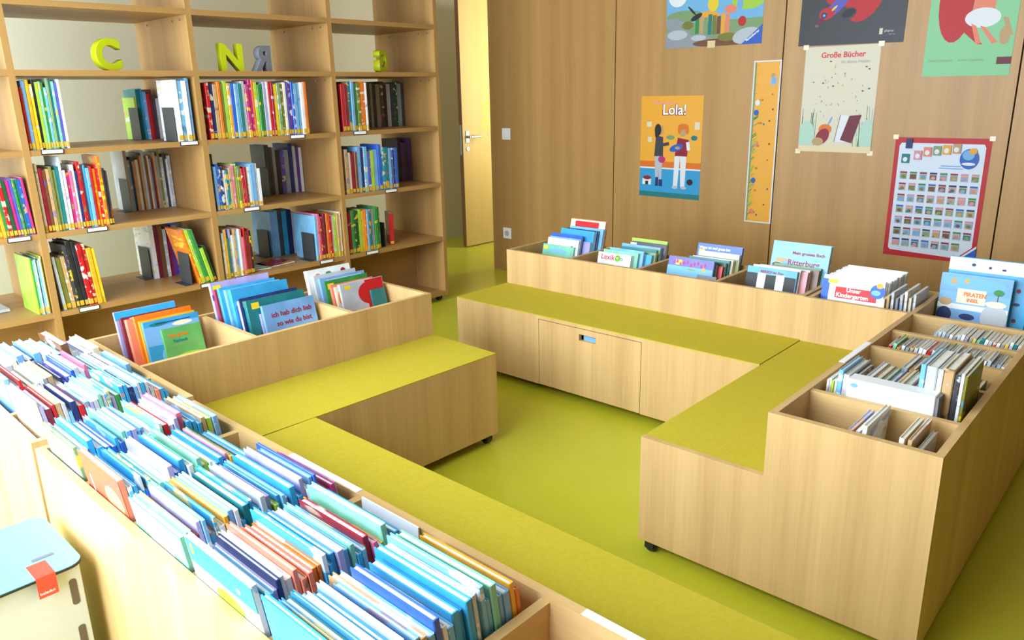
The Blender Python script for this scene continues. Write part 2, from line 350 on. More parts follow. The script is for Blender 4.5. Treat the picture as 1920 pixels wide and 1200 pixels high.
# ------------------------------------------------------------------ books
def book(loc, rz, lean, t, wd, h, col, seed=0, busy=True, kind='hard', label=True, pgcol=None, name='book', simple=False, cat='book'):
    """spine at local y=0, thickness along +x, height z; leans about the y axis"""
    z = loc[2] + (t*math.sin(lean) if lean > 0 else 0) + .0004
    cm = bookmat(col, seed, busy); bt = .0022 if kind == 'hard' else (.0006 if kind == 'soft' else .0015); ov = .003 if kind == 'hard' else .0003
    bt = min(bt, t*.25)
    if simple:
        b = MB(); b.box(0, bt, 0, wd, 0, h, cm); b.box(t - bt, t, 0, wd, 0, h, cm); b.box(bt, t - bt, 0, bt, 0, h, cm); b.box(bt, t - bt, bt, wd - ov, ov, h - ov, pgcol or PAGES)
        o = b.build(name); o.location = (loc[0], loc[1], z); o.rotation_euler = (0, lean, rz); o['category'] = cat; return o
    o = empty(name, (loc[0], loc[1], z), (0, lean, rz)); o['category'] = cat
    b = MB()
    out = [(0, wd), (0, bt), (t*.12, .0), (t*.88, 0), (t, bt), (t, wd), (t - bt, wd), (t - bt, bt*1.3), (bt, bt*1.3), (bt, wd)]
    # U-shaped case: three slabs sharing one mesh
    n = len(out); vs = [(x, y, 0) for x, y in out] + [(x, y, h) for x, y in out]
    fs = [(i, (i+1) % n, n + (i+1) % n, n + i) for i in range(n)]
    for base in (0, n):
        for q in ((0, 1, 8, 9), (1, 2, 3, 4, 7, 8), (4, 5, 6, 7)): fs.append([base + i for i in q])
    b.add(vs, fs, cm); b.build('cover', o)
    bx('pages', o, bt, t - bt, bt*1.3, wd - ov, ov, h - ov, pgcol or PAGES)
    if label: bx('spine_sticker', o, t*.1, t*.9, -.0006, -.0001, .006, min(.028, h*.11), STICK)
    return o
ORD = ['', 'first', 'second', 'third', 'fourth', 'fifth', 'sixth', 'seventh', 'eighth', 'ninth', 'tenth', 'eleventh', 'twelfth', 'thirteenth', 'fourteenth', 'fifteenth', 'sixteenth', 'seventeenth', 'eighteenth']
CN = dict(lightblue='light blue', sky='sky blue', charcoal='dark grey', forest='dark green', silver='silver grey', rose='dusty pink', salmon='salmon orange')
def label_row(objs, cols, kind, where, group, ends=('left', 'right')):
    """objs in order; ends name what lies at the first and last side"""
    n = len(objs); cn = [CN.get(c, c) for c in cols]
    L = []
    for i in range(n):
        p = cn[i-1] if i else None; q = cn[i+1] if i < n - 1 else None
        if p and q: s = '%s %s between %s and %s ones %s' % (cn[i], kind, p, q, where)
        elif q: s = '%s %s at %s end %s' % (cn[i], kind, ends[0], where)
        elif p: s = '%s %s at %s end %s' % (cn[i], kind, ends[1], where)
        else: s = '%s %s %s' % (cn[i], kind, where)
        L.append(s)
    for i in range(n):
        if L.count(L[i]) > 1 or len(L[i].split()) > 16:
            k, e = (i + 1, ends[0]) if i < n/2 else (n - i, ends[1])
            s = '%s %s, %s from %s %s' % (cn[i], kind, ORD[min(k, 18)], e, where)
            L[i] = s if len(s.split()) <= 16 else s
    for o, s in zip(objs, L):
        o['label'] = s; o['category'] = 'book'
        if n > 1: o['group'] = group

def shelf_group(y0, y1, z, cols, hs, where, group, xf=-.69, lean=0.0, depth=.17, simple=False, label=True, kind='soft', flip=0, seed0=0, busy=True, ths=None):
    bay = max(i for i in range(4) if UY[i] <= (y0 + y1)/2); y0 = max(y0, UY[bay] + .004 + .28*abs(lean)); y1 = min(y1, UY[bay + 1] - .03)
    if z == Z3: hs = [min(v, .282) for v in hs]
    n = len(cols); rnd = random.Random(where + str(n) + str(seed0)); ths = ths or [rnd.uniform(.7, 1.35) for _ in cols]
    tot = sum(ths); span = (y1 - y0)*math.cos(lean); objs = []; y = y0
    for i, c in enumerate(cols):
        t = ths[i]/tot*span; h = hs[i % len(hs)] if isinstance(hs, (list, tuple)) else hs
        h *= rnd.uniform(.96, 1.02); tt = t*.95; dx = rnd.uniform(0, .008)
        if lean < 0: yy = y
        else: yy = y
        o = book((xf - dx, yy, z), PI/2, lean, tt, depth*rnd.uniform(.92, 1.05), h, c, seed0 + i, busy and rnd.random() < (.15 if simple else .55), 'hard' if t > .011 else kind, label=label, simple=simple)
        objs.append(o); y += t/math.cos(lean)
    label_row(objs, cols, 'book', where, group)
    return objs
def bookend(x, y, z, h=.15, w=.12, label='', lean=0):
    o = tag(empty('bookend', (x, y, z + .0002), (0, 0, 0)), label, 'bookend', 'dark steel bookends in the bookcase')
    bx('upright_plate', o, -w, 0, -.0015, 0, 0, h, DARKST); bx('foot', o, -w, 0, -.035, -.0015, 0, .0015, DARKST); return o
def strip(px_y, z, n=''):
    o = tag(empty('shelf_label', (XS, px_y, z - .008)), n, 'shelf label', 'white label strips clipped to the shelf edges')
    bx('holder', o, 0, .004, 0, .085, -.012, .008, BLACKP); bx('paper', o, .004, .0052, .003, .082, -.008, .006, PAPER)

Z1, Z2, Z3, Z4 = .423, .767, 1.111, 1.428
# bay with the letter C
G = 'books on the bookcase shelves'
shelf_group(-3.017, -2.863, Z3, ['red','lightblue','amber','yellow','black','lime','mint','green','sky','sage','teal','mint','violet','white'], [.245,.30,.295,.27,.275,.28,.27,.265], 'on shelf under the C', G, seed0=1, ths=[.9,1.5,1,1.1,.9,1.2,.8,.8,1,.9,.8,.9,1,1])
shelf_group(-2.392, -2.309, Z3, ['white','sky','white','lightblue'], [.295,.295,.295,.295], 'at right end of shelf under the C', G, seed0=3)
bookend(-.70, -2.392 - .004, Z3, .155, .12, 'dark bookend against white books on the shelf under the C')
shelf_group(-2.417, -2.267, Z3, ['lime','teal','cyan','lightblue','red','maroon','charcoal','silver'], [.2,.24,.25,.23,.22,.24,.21], 'far side of shelf under C', G, xf=-1.08, depth=.15, label=False, seed0=5, simple=True)
bookend(-1.04, -2.417 - .004, Z3, .155, .11, 'dark bookend on the far side of the shelf under the C')
shelf_group(-3.016, -2.734, Z2, ['cream','crimson','brown','tan','olive','sage','teal','silver','white','magenta','pink','white','navy','red','maroon','cyan','sky','red','orange','red','orange','black','charcoal'], [.285,.27,.265,.26,.27,.255,.275,.315,.26,.25,.26,.27,.25], 'second row under C', G, seed0=2)
shelf_group(-2.521, -2.260, Z2, ['silver','sky','navy','tan','cream','brown','tan','silver','brown','cream','grey','maroon','tan','grey','olive','silver','charcoal','white','silver'], [.30,.26,.27,.25,.26,.28,.27], 'far side of second row under C', G, xf=-1.05, depth=.16, label=False, seed0=4, simple=True)
bookend(-1.03, -2.521 - .004, Z2, .16, .11, 'dark bookend on the far side of the second row under the C')
shelf_group(-3.014, -2.825, Z1, ['silver','olive','tan','charcoal','black','black','red','red','amber','yellow'], [.24,.23,.235,.29,.29,.285,.28,.275,.25,.25], 'on third row under C', G, seed0=6, lean=-.06)
shelf_group(-2.482, -2.335, Z1, ['white','maroon','brown','silver','crimson','purple','violet'], [.27,.27,.26,.25,.26,.24], 'far side of third row under C', G, xf=-.98, depth=.19, label=False, seed0=7, simple=True)
bookend(-.99, -2.488 - .006, Z1, .16, .12, 'dark bookend on the far side of the third row under C')
shelf_group(-2.385, -2.288, Z1, ['orange','lime','green','lime','forest'], [.285,.28,.27,.18,.19], 'leaning at right end of third row', G, seed0=8, lean=-.22)
bookend(-.70, -2.391 - .03, Z1, .155, .12, 'dark bookend beside the leaning green books on the third row')
# bay with N and the reversed R
shelf_group(-2.234, -1.682, Z3, ['red','navy','tan','orange','olive','lime','amber','blue','lightblue','teal','silver','magenta','magenta','orange','lime','green','green','lilac','white','red','crimson','yellow','sage','olive','cream','violet','purple','blue','lightblue','sky','white','orange'], [.265,.255,.26,.27,.265,.275,.27], 'on shelf under N', G, seed0=9, ths=None)
shelf_group(-2.245, -1.994, Z2, ['lightblue','blue','navy','white','teal','tan','pink','lime','olive','red','crimson','white','sky','lightblue','silver','white'], [.215,.22,.21,.195,.2,.2], 'second row under N', G, seed0=10)
bookend(-.92, -2.152 + .02, Z2, .26, .22, 'large black bookend behind the second row under the N')
shelf_group(-1.769, -1.506, Z2, ['charcoal','charcoal','grey','black','violet','grey','navy','silver','purple','white'], [.285,.27,.26,.255,.24,.25], 'far side of second row under N', G, xf=-1.03, depth=.16, label=False, seed0=11, simple=True)
bookend(-.99, -1.779 - .004, Z2, .155, .11, 'dark bookend on the far side of the second row under the N')
shelf_group(-2.248, -2.088, Z1, ['cream','amber','teal','lilac','white','tan','sky','white','rose','pink','red','brown','crimson','black'], [.24,.245,.20,.25,.22,.24,.23], 'on third row under N', G, seed0=12)
shelf_group(-1.809, -1.648, Z1, ['lightblue','sky','charcoal','cyan','navy','silver'], [.26,.26,.25], 'far side of third row under N', G, xf=-.98, depth=.2, label=False, seed0=13, simple=True)
bookend(-1.0, -1.815 - .006, Z1, .15, .12, 'dark bookend on the far side of the third row under N')
shelf_group(-1.705, -1.512, Z1, ['sky','pink','crimson','maroon','orange','red','white','lime','tan','cream'], [.255,.255,.25,.25,.255,.25,.24,.24,.25], 'at right end of third row under grey R', G, seed0=14, depth=.2)
bookend(-.705, -1.708 - .004, Z1, .15, .12, 'black bookend at the right end of the third row under the grey R')
# bay with G
shelf_group(-1.467, -1.288, Z3, ['red','crimson','teal','lightblue','green','olive','orange','white'], [.25,.25,.27,.265,.26,.265,.27,.27], 'on shelf under G', G, seed0=15, ths=[1,1,.9,.9,.8,1,1.4,.6])
shelf_group(-1.085, -0.755, Z3, ['charcoal','grey','black','grey','charcoal','black','silver','charcoal','forest','grey','charcoal'], [.27,.26,.265,.255], 'far side of shelf under G', G, xf=-.98, depth=.16, label=False, seed0=16, simple=True)
shelf_group(-1.475, -1.101, Z2, ['tan','cream','crimson','brown','lightblue','navy','sky','violet','lime','lightblue','blue','cyan','teal','lightblue','navy','blue'], [.25,.235,.23,.24,.26,.255], 'on second row under G', G, seed0=17)
shelf_group(-0.893, -0.778, Z2, ['black','purple','charcoal','purple'], [.27,.25,.24], 'far side of second row under G', G, xf=-.94, depth=.16, label=False, seed0=18, simple=True)
shelf_group(-1.486, -1.258, Z1, ['crimson','green','forest','lime','amber','orange','lightblue','teal','grey','green','green'], [.25,.245,.24], 'on third row under G', G, seed0=19)
bookend(-.72, -1.238 + .03, Z1, .145, .12, 'black bookend beside the red book on the third row under G')
o = book((-.74, -1.157, Z1), PI/2 - .5, 0, .026, .15, .19, 'red', 0, False, 'hard'); tag(o, 'thick red book with cream swirls standing alone on the third row under G', 'book')
b = MB()
for k, (yy, zz, r1, r2) in enumerate(((.075, .155, .022, .014), (.05, .115, .014, .008), (.09, .11, .03, .010), (.075, .06, .04, .012), (.04, .07, .01, .014))):
    b.add([(-.0004, yy + r1*math.cos(a*PI/8), zz + r2*math.sin(a*PI/8)) for a in range(16)], [list(range(16))], flat('cream'))
b.build('cover_swirls', o)
# far left bay
shelf_group(-3.211, -3.045, Z2, ['tan','charcoal','orange','amber','green','red','forest','magenta','violet','green','teal','blue','magenta'], [.24,.24,.235], 'in leftmost bay, second row', G, seed0=20, lean=-.05)
shelf_group(-3.102, -3.050, Z1, ['lime','green','mint','white','teal','sky','cream','lime'], [.245,.245,.24], 'in leftmost bay, lower row', G, seed0=21, depth=.2)
o = book((-.80, -3.307, Z1 + .001), PI/2, 0, .012, .2, .16, 'silver', 1, False); o.rotation_euler = (0, PI/2, PI/2); o.location = (-.86, -3.326, Z1 + .0135)
tag(o, 'pale grey book lying flat in the leftmost bay on the lower row', 'book')
# flat books in the N bay
zz = Z1
for i, (c, a, yy, xx) in enumerate((('crimson', .15, -1.973, -.74), ('sage', -.12, -2.085 + .012, -.735))):
    o = empty('book', (xx, yy, zz + .0004), (0, 0, a)); b = MB(); b.box(-.15, 0, 0, .17 if i == 0 else .1, 0, .007, bookmat(c, i), .001); b.build('cover', o)
    bx('pages', o, -.146, .0005, .003, .166 if i == 0 else .096, .0015, .0055, PAGES)
    tag(o, ['flat red patterned booklet lying on the third row under N', 'flat dull green booklet lying beside the dark books on third row under N'][i], 'book')
for px, z, s in ((77,Z3,'label strip under the books at the left of the shelf below C'),(338,Z3,'label strip under the white books right of the shelf below C'),(163,Z2,'label strip under the orange books of the second row below C'),
    (14,Z2,'label strip in the leftmost bay under the row of bright books'),(148,Z1,'label strip under the yellow and red books, third row below C'),(376,Z1,'label strip under the leaning green books'),
    (544,Z3,'label strip at the right end of the shelf below N'),(457,Z2,'label strip under the second row of books below N'),(441,Z1,'label strip under the dark red books, third row below N'),
    (600,Z1,'label strip at the right end of the third row below grey R'),(663,Z3,'label strip under the orange book on shelf below G'),(722,Z2,'label strip under the blue books on second row below G'),(687,Z1,'label strip under the green books, third row below G')):
    a, bb, zz = px, 0, z
    LBL = {(77,Z3):-2.983,(338,Z3):-2.396,(163,Z2):-2.861,(14,Z2):-3.166,(148,Z1):-2.950,(376,Z1):-2.392,(544,Z3):-1.813,
      (457,Z2):-2.118,(441,Z1):-2.209,(600,Z1):-1.703,(663,Z3):-1.412,(722,Z2):-1.219,(687,Z1):-1.386}[(px, z)]
    strip(LBL, z, 'white ' + s)

# letters standing on the upper shelf
def letter(ch, y, x, rz, col, h, name, label, mirror=False):
    cu = D.curves.new(name, 'FONT'); cu.body = ch; cu.size = 1; cu.extrude = .12; cu.offset = .03; cu.bevel_depth = .01; cu.resolution_u = 8
    to = D.objects.new(name, cu); C.objects.link(to); bpy.context.view_layer.update()
    me = D.meshes.new_from_object(to.evaluated_get(bpy.context.evaluated_depsgraph_get())); D.objects.remove(to); D.curves.remove(cu)
    xs = [v.co.x for v in me.vertices]; ys = [v.co.y for v in me.vertices]; s = h/(max(ys) - min(ys)); cx = (max(xs) + min(xs))/2
    me.transform(Matrix.Rotation(PI/2, 4, 'Z') @ Matrix.Rotation(PI/2, 4, 'X') @ Matrix.Diagonal((s*.95, s, s, 1)) @ Matrix.Translation((-cx, -min(ys), 0)))
    me.materials.clear(); me.materials.append(col); me.name = name
    o = D.objects.new(name, me); C.objects.link(o); o.location = (x, y, Z4 + .0005); o.rotation_euler = (0, 0, rz + (PI if mirror else 0)); tag(o, label, 'letter', 'decorative letters on the upper shelf'); return o
LIME = plain('lime_lacquer', (186,196,20), .45); GREYL = plain('grey_lacquer', (120,124,134), .5)
letter('C', -2.637, -.75, .15, LIME, .135, 'letter_block', 'lime green letter C standing on the upper shelf')
letter('N', -2.057, -.75, -.05, LIME, .13, 'letter_block', 'lime green letter N standing left of the grey letter')
letter('R', -1.895, -.75, .12, GREYL, .125, 'letter_block', 'grey letter R seen from behind, standing beside the N', True)
letter('G', -1.109, -.78, .42, LIME, .125, 'letter_block', 'lime green letter G seen from behind on the right bay', True)

def cover_shapes(o, face_t, shapes, name='cover_picture'):
    b = MB()
    for k, (kind, c, a) in enumerate(shapes):
        x = face_t + (.0003 + k*.00006)*(1 if face_t > 0 else -1)
        if kind == 'e': yc, zc, ry, rz = a; vs = [(x, yc + ry*math.cos(q*PI/10), zc + rz*math.sin(q*PI/10)) for q in range(20)]
        else: y0, y1, z0, z1 = a; vs = [(x, y0, z0), (x, y1, z0), (x, y1, z1), (x, y0, z1)]
        b.add(vs, [list(range(len(vs)))], flat(c))
    return b.build(name, o)
# ------------------------------------------------------------------ near bins packed with picture books
GN = 'picture books filed in the near row of bins'
def near_stack(xr, y0, y1, cols, where, big0=None, hs=(.205, .24), wmax=.218, lean=-.13, zf=ZF, seed=0):
    rnd = random.Random(seed); cols = [rnd.choice(['white', 'sky', 'cyan', 'lightblue', 'silver', 'white', 'lilac', 'white', 'mint']) if (c == 'white' and i) else c for i, c in enumerate(cols)]; n = len(cols); th = [rnd.uniform(.6, 1.5) for _ in cols]; tot = sum(th); span = (y1 - y0)*math.cos(lean); y = y0; objs = []
    for i, c in enumerate(cols):
        t = th[i]/tot*span; wd = min(wmax, rnd.uniform(.185, .222)); h = rnd.uniform(*hs); 
        if i > n - 5: h *= .9
        if i == 0 and big0: wd, h = big0
        dx = rnd.uniform(0, max(.001, wmax - wd))*.5
        o = book((xr - dx, y, zf), PI/2, lean, t*.95, wd, h, c, seed + i, rnd.random() < .35, 'hard', label=False, name='picture_book', pgcol=PAGEB)
        objs.append(o); y += t/math.cos(lean)
    label_row(objs, cols, 'picture book', where, GN, ('window side', 'bench side')); return objs
YN0 = FN.w(0, YB0)[1] + T + .026; YN1 = FN.w(0, YB1)[1] - T - .006
def cx(i): return FN.w(NDIV[i], 0)[0] - .004
nc = {
 7: ['cyan','sky','cyan','teal','cyan','cream','sky','cyan','white','blue','sky','tan','sky','blue','white','white','cyan','cyan','cyan','white','white','sky','sky','white','lightblue','lightblue','amber','orange'],
 6: ['white','sky','cyan','lilac','navy','white','white','salmon','salmon','salmon','orange','orange','cyan','cyan','cyan','lilac','sky','mint','cyan','sky','crimson','pink','sage','mint','white','cyan','mint','white'],
 5: ['mint','mint','crimson','lilac','sky','cyan','cyan','white','amber','white','white','white','teal','cyan','cyan','white','lilac','lime','cyan','sky','white','cyan','cyan','lilac','white','lightblue','blue','blue','pink','magenta','lilac'],
 4: ['salmon','sky','cyan','cyan','cyan','blue','cyan','white','white','white','white','blue','white','white','white','mint','lime','white','cyan','cyan','blue','rose','sage','forest','white','white','cyan'],
 3: ['sage','silver','lilac','cyan','cyan','blue','blue','cyan','blue','white','white','lilac','lightblue','white','white','white','mint','red','white','lilac','pink','cyan','cyan','cyan','tan','lime','white'],
}
wn = {7: 'in nearest filled column', 6: 'in second nearest column', 5: 'in third nearest column', 4: 'in fourth nearest column', 3: 'in fifth nearest column'}
NS = {}
for ci in nc:
    k = ci - 2                                          # compartment index in the near unit
    full = YN1 if ci != 7 else YN1 - .01
    if ci == 4: full = YN1 - .05
    if ci == 6: full = YN1 - .025
    NS[ci] = near_stack(cx(k), YN0, full, nc[ci], wn[ci], seed=ci*40, big0={6: (.215, .248), 4: (.21, .245), 5: (.21, .225), 7: (.215, .25), 3: (.2, .235)}[ci])
lc = {
 2: ['cream','lilac','maroon','red','tan','silver','sky','navy','red','cyan','white','white','mint','silver','white','lilac','green','cyan','cyan','navy','white','white','cyan','silver','white','salmon','cyan','cyan'],
 1: ['lightblue','silver','red','brown','olive','silver','white','grey','tan','cream','navy','blue','violet','blue','white','white','pink','sky','teal','white','lilac','white','brown','silver','white','sky'],
 0: ['red','tan','silver','cream','white','navy','sky','white','teal','brown','silver','white','lilac','cream'],
}
YL0 = FL.w(0, LN - .387)[1] + T + .032; YL1 = FL.w(0, LN)[1] - T - .012
for ci, xx in ((2, -.032), (1, -.27), (0, -.52)):
    near_stack(FL.w(xx, LN - .2)[0] - .006, FL.w(xx - .2, LN - .387)[1] + T + .032, FL.w(xx, LN)[1] - T - .010, lc[ci], {2: 'in sixth nearest column', 1: 'in seventh nearest column', 0: 'in farthest column of near bins'}[ci], seed=900 + ci*40, big0=(.2, .25), wmax=.2)
for ci, shp in ((6, [('r', 'cyan', (0, .213, .198, .246)), ('e', 'lime', (.095, .172, .045, .016)), ('e', 'yellow', (.105, .178, .028, .009)), ('e', 'amber', (.195, .228, .005, .012)), ('e', 'white', (.05, .215, .007, .005))]),
    (4, [('r', 'coral', (0, .208, .0, .244)), ('e', 'salmon', (.06, .18, .045, .03)), ('r', 'white', (.17, .176, .08, .2))]),
    (3, [('r', 'grey', (.004, .196, .004, .232)), ('e', 'sage', (.14, .2, .05, .04))]), (5, [('e', 'silver', (.1, .16, .05, .03))])):
    cover_shapes(NS[ci][0], -.0001, shp)
# things at the bench side of the near bins
o = bx('divider_card', None, 0, .17, 0, .003, 0, .168, PAPER); o.location = (cx(3) + .035, YN1 + .001, ZF + .001); tag(o, 'blank white divider card against the bench side wall of the second nearest column', 'divider card')

# ------------------------------------------------------------------ display books with lettering
def cover_text(o, face_t, wd, h, lines, side=1):
    """lines: (text, y from spine, z, size, colour, kwargs)"""
    for s, yy, zz, sz, c in lines:
        if side == 1: text_mesh('cover_lettering', s, sz, flat(c), o, (face_t + .0006, yy, zz), (0, 1, 0), (0, 0, 1), extrude=.0001, bold=.0006)
# left unit: three bins of display books facing the seats (thickness +X, leaning back to the shelves)
def left_stack(y0, x0, spec, where, a=-.24):
    """spec from rear to front: (colour, thickness, width, height, y shift, label, shapes, texts)"""
    x = x0; out = []
    for c, t, wd, h, dy, lab, shp, txt in spec:
        o = book((x, y0 + dy, ZF), FL.a, a, t, wd, h, c, 9, False, 'hard', label=False, name='picture_book')
        if shp: cover_shapes(o, t, shp)
        if txt: cover_text(o, t, wd, h, txt)
        tag(o, lab + ' ' + where, 'book', 'display books in the bins before the shelves'); x += t/math.cos(a) + .001; out.append(o)
    return out
LY = lambda y: FL.w(-.5, y)[1]; LXw = lambda x, y: FL.w(x, y)[0]
ys = ('r', 'yellow', (.012, .045, .0, .0))
def st(h, y=.01): return ('r', 'yellow', (y, y + .03, h - .035, h - .012))
left_stack(LY(-1.055), LXw(-.70, -1), [
  ('lilac', .012, .205, .25, .0, 'tall lilac book with sky blue head', [('r', 'cyan', (.0, .204, .22, .248))], []),
  ('maroon', .014, .195, .23, .01, 'maroon spined book behind the orange one', [('r', 'lilac', (.03, .19, .0, .225))], []),
  ('salmon', .02, .19, .225, .02, 'salmon book behind the orange one', [], []),
  ('orange', .014, .195, .235, .04, 'orange book behind the blue island picture book', [('r', 'amber', (.02, .18, .205, .208))], []),
  ('amber', .008, .19, .22, .05, 'thin amber book just behind the blue island picture', [], []),
  ('cyan', .012, .19, .215, .055, 'blue book with island cover', [('r', 'lightblue', (.0, .188, .13, .195)), ('e', 'cream', (.13, .19, .035, .008)), ('e', 'teal', (.05, .2, .03, .007)), ('e', 'sky', (.09, .09, .05, .04)), ('r', 'navy', (.04, .16, .2, .203))], []),
  ('leaf', .01, .135, .182, .105, 'small green book', [('e', 'lime', (.08, .06, .07, .03)), ('r', 'sage', (.02, .12, .12, .123))], [('Das grosse', .02, .15, .015, 'orange'), ('Tierbuch', .03, .13, .014, 'teal')]),
 ], 'in the first bin')
left_stack(LY(-.735), LXw(-.70, -.6), [
  ('lilac', .014, .235, .285, .02, 'tall violet blue book with yellow sticker', [st(.285), ('r', 'violet', (.0, .233, .22, .24))], []),
  ('crimson', .012, .225, .262, .025, 'crimson spined book', [('r', 'lilac', (.012, .22, .0, .25))], []),
  ('cyan', .016, .225, .268, .035, 'bright cyan book', [], []),
  ('sky', .014, .22, .262, .05, 'sky blue book with small bird', [('e', 'navy', (.14, .225, .008, .003))], []),
  ('cyan', .018, .23, .262, .06, 'second cyan book with white band', [('r', 'white', (.03, .225, .19, .22)), ('r', 'blue', (.01, .03, .1, .2))], []),
  ('white', .014, .225, .22, .075, 'white edged book', [], []),
  ('navy', .008, .235, .232, .075, 'thin navy book', [st(.232)], []),
  ('teal', .02, .24, .222, .085, 'teal book with yellow title', [st(.222, .02), ('e', 'forest', (.1, .08, .07, .05))], [('W\u00fcrfel', .075, .165, .024, 'yellow')]),
  ('lilac', .01, .20, .17, .125, 'small lilac book before the teal one', [], []),
  ('lightblue', .012, .215, .2, .13, 'light blue book with handwritten red title', [], [('ich hab dich lieb', .03, .15, .026, 'crimson'), ('so wie du bist', .045, .115, .026, 'crimson')]),
 ], 'in the middle bin')
left_stack(LY(-.345), LXw(-.68, -.2), [
  ('white', .02, .205, .265, .01, 'white board book with small animals', [('e', 'salmon', (.05, .235, .012, .012)), ('e', 'green', (.10, .24, .014, .008)), ('e', 'crimson', (.17, .24, .012, .012))], []),
  ('silver', .012, .2, .245, .03, 'pale book behind the blue one', [], []),
  ('lightblue', .014, .215, .232, .045, 'light blue book', [('r', 'white', (.03, .2, .22, .222))], []),
  ('green', .008, .205, .222, .06, 'thin green book', [st(.222)], []),
  ('salmon', .012, .205, .205, .075, 'salmon and white book', [('r', 'white', (.03, .19, .15, .2))], []),
  ('cream', .01, .205, .197, .085, 'cream and orange book', [('e', 'orange', (.02, .15, .012, .03))], []),
  ('silver', .012, .21, .205, .1, 'silver book with large red shape', [('e', 'red', (.13, .15, .05, .045)), ('r', 'red', (.12, .208, .08, .203)), ('r', 'yellow', (.02, .05, .18, .195))], []),
  ('teal', .01, .07, .16, .235, 'small teal book corner', [], []),
 ], 'in the far bin')

# back unit: books facing the seats, leaning to the poster wall
def back_stack(F, lx, ly, spec, where, a=-.24):
    """spec from rear to front"""
    y = ly
    for c, t, wd, h, dx, lab, shp, txt in spec:
        p = F.w(lx + dx, y)
        o = book((p[0], p[1], ZF), -PI/2 + F.a, a, t, wd, h, c, 9, False, 'hard', label=False, name='picture_book')
        if shp: cover_shapes(o, t, shp)
        if txt: cover_text(o, t, wd, h, txt)
        tag(o, lab + ' ' + where, 'book', 'display books in the bins along the poster wall'); y -= t/math.cos(a) + .001
back_stack(FB, .03, .66, [
  ('salmon', .02, .22, .295, .115, 'tall pale book with red banner', [('r', 'cream', (.0, .218, .0, .292)), ('r', 'red', (.03, .18, .25, .285)), ('e', 'rose', (.11, .22, .07, .02))], []),
  ('sky', .018, .21, .26, .13, 'sky blue book behind the bright blue one', [], []),
  ('navy', .014, .2, .252, .12, 'navy book behind the bright blue one', [], []),
  ('cyan', .022, .215, .25, .10, 'bright blue book', [], []),
  ('lilac', .014, .2, .2, .11, 'lilac white book', [], []),
  ('blue', .014, .2, .228, .065, 'blue book behind the white penguin cover', [], []),
  ('lightblue', .012, .2, .215, .07, 'light blue book behind white cover', [], []),
  ('white', .014, .2, .21, .07, 'white book with two little birds', [('e', 'navy', (.04, .165, .012, .01)), ('e', 'amber', (.08, .165, .01, .012)), ('e', 'black', (.16, .165, .01, .014))], []),
  ('mint', .012, .2, .178, .055, 'low mint and yellow book', [('e', 'yellow', (.02, .16, .014, .01)), ('e', 'sky', (.1, .15, .06, .012))], []),
 ], 'in first wall bin')
back_stack(FB, .41, .655, [
  ('lime', .012, .2, .235, .12, 'lime green book', [], []),
  ('charcoal', .02, .2, .222, .13, 'dark book with pale sticker', [('r', 'cream', (.0, .035, .195, .215))], []),
  ('lightblue', .016, .22, .21, .09, 'light blue and green book', [('r', 'sage', (.12, .22, .1, .2))], []),
  ('teal', .016, .2, .2, .10, 'teal book', [], []),
  ('sage', .016, .2, .19, .11, 'dull green book', [], []),
  ('cyan', .016, .2, .182, .10, 'cyan book in front of the teal one', [], []),
  ('sky', .016, .195, .198, .07, 'pale sky blue book', [], []),
  ('mint', .012, .2, .19, .045, 'pale mint book behind the title', [], []),
  ('white', .018, .19, .178, .03, 'white book with red and green title', [('e', 'lime', (.115, .155, .014, .018))], [('Lexik', .02, .145, .036, 'red'), ('On', .1, .145, .034, 'green')]),
 ], 'in second wall bin')
back_stack(FB, .79, .655, [
  ('blue', .014, .22, .25, .1, 'tall royal blue book with white title line', [st(.235), ('r', 'crimson', (.02, .2, .18, .19))], [('Wenn ich mal gross bin', .01, .226, .016, 'white')]),
  ('silver', .018, .2, .22, .12, 'silver grey book', [], []),
  ('olive', .014, .2, .2, .13, 'olive book', [], []),
  ('cream', .016, .2, .2, .11, 'cream book', [], []),
  ('teal', .016, .2, .2, .10, 'teal edged book', [], []),
  ('forest', .02, .2, .192, .095, 'dark green book', [], []),
  ('red', .012, .19, .18, .1, 'red edged book', [], []),
  ('forest', .018, .2, .19, .07, 'deep green book behind the glitter cover', [], []),
  ('violet', .016, .225, .205, .04, 'violet blue book with pink scribbled title', [('r', 'sky', (.0, .223, .0, .165)), st(.205, .04)] + [('e', 'sage', (.12, .155, .02, .004)), ('e', 'amber', (.18, .16, .008, .01))] + [('e', 'magenta', (.03 + .017*i, .18 + .006*math.sin(i*2.1), .005, .008)) for i in range(10)], []),
 ], 'in third wall bin')
o = book((*FB.w(1.03, .41)[:2], ZF), -PI/2 + FB.a, -.3, .012, .09, .165, 'charcoal', 9, False, 'hard', label=False, name='picture_book'); cover_shapes(o, .012, [('r', 'silver', (.01, .06, .12, .15))])
tag(o, 'small dark booklet with pale window leaning beside the fourth wall bin', 'book')
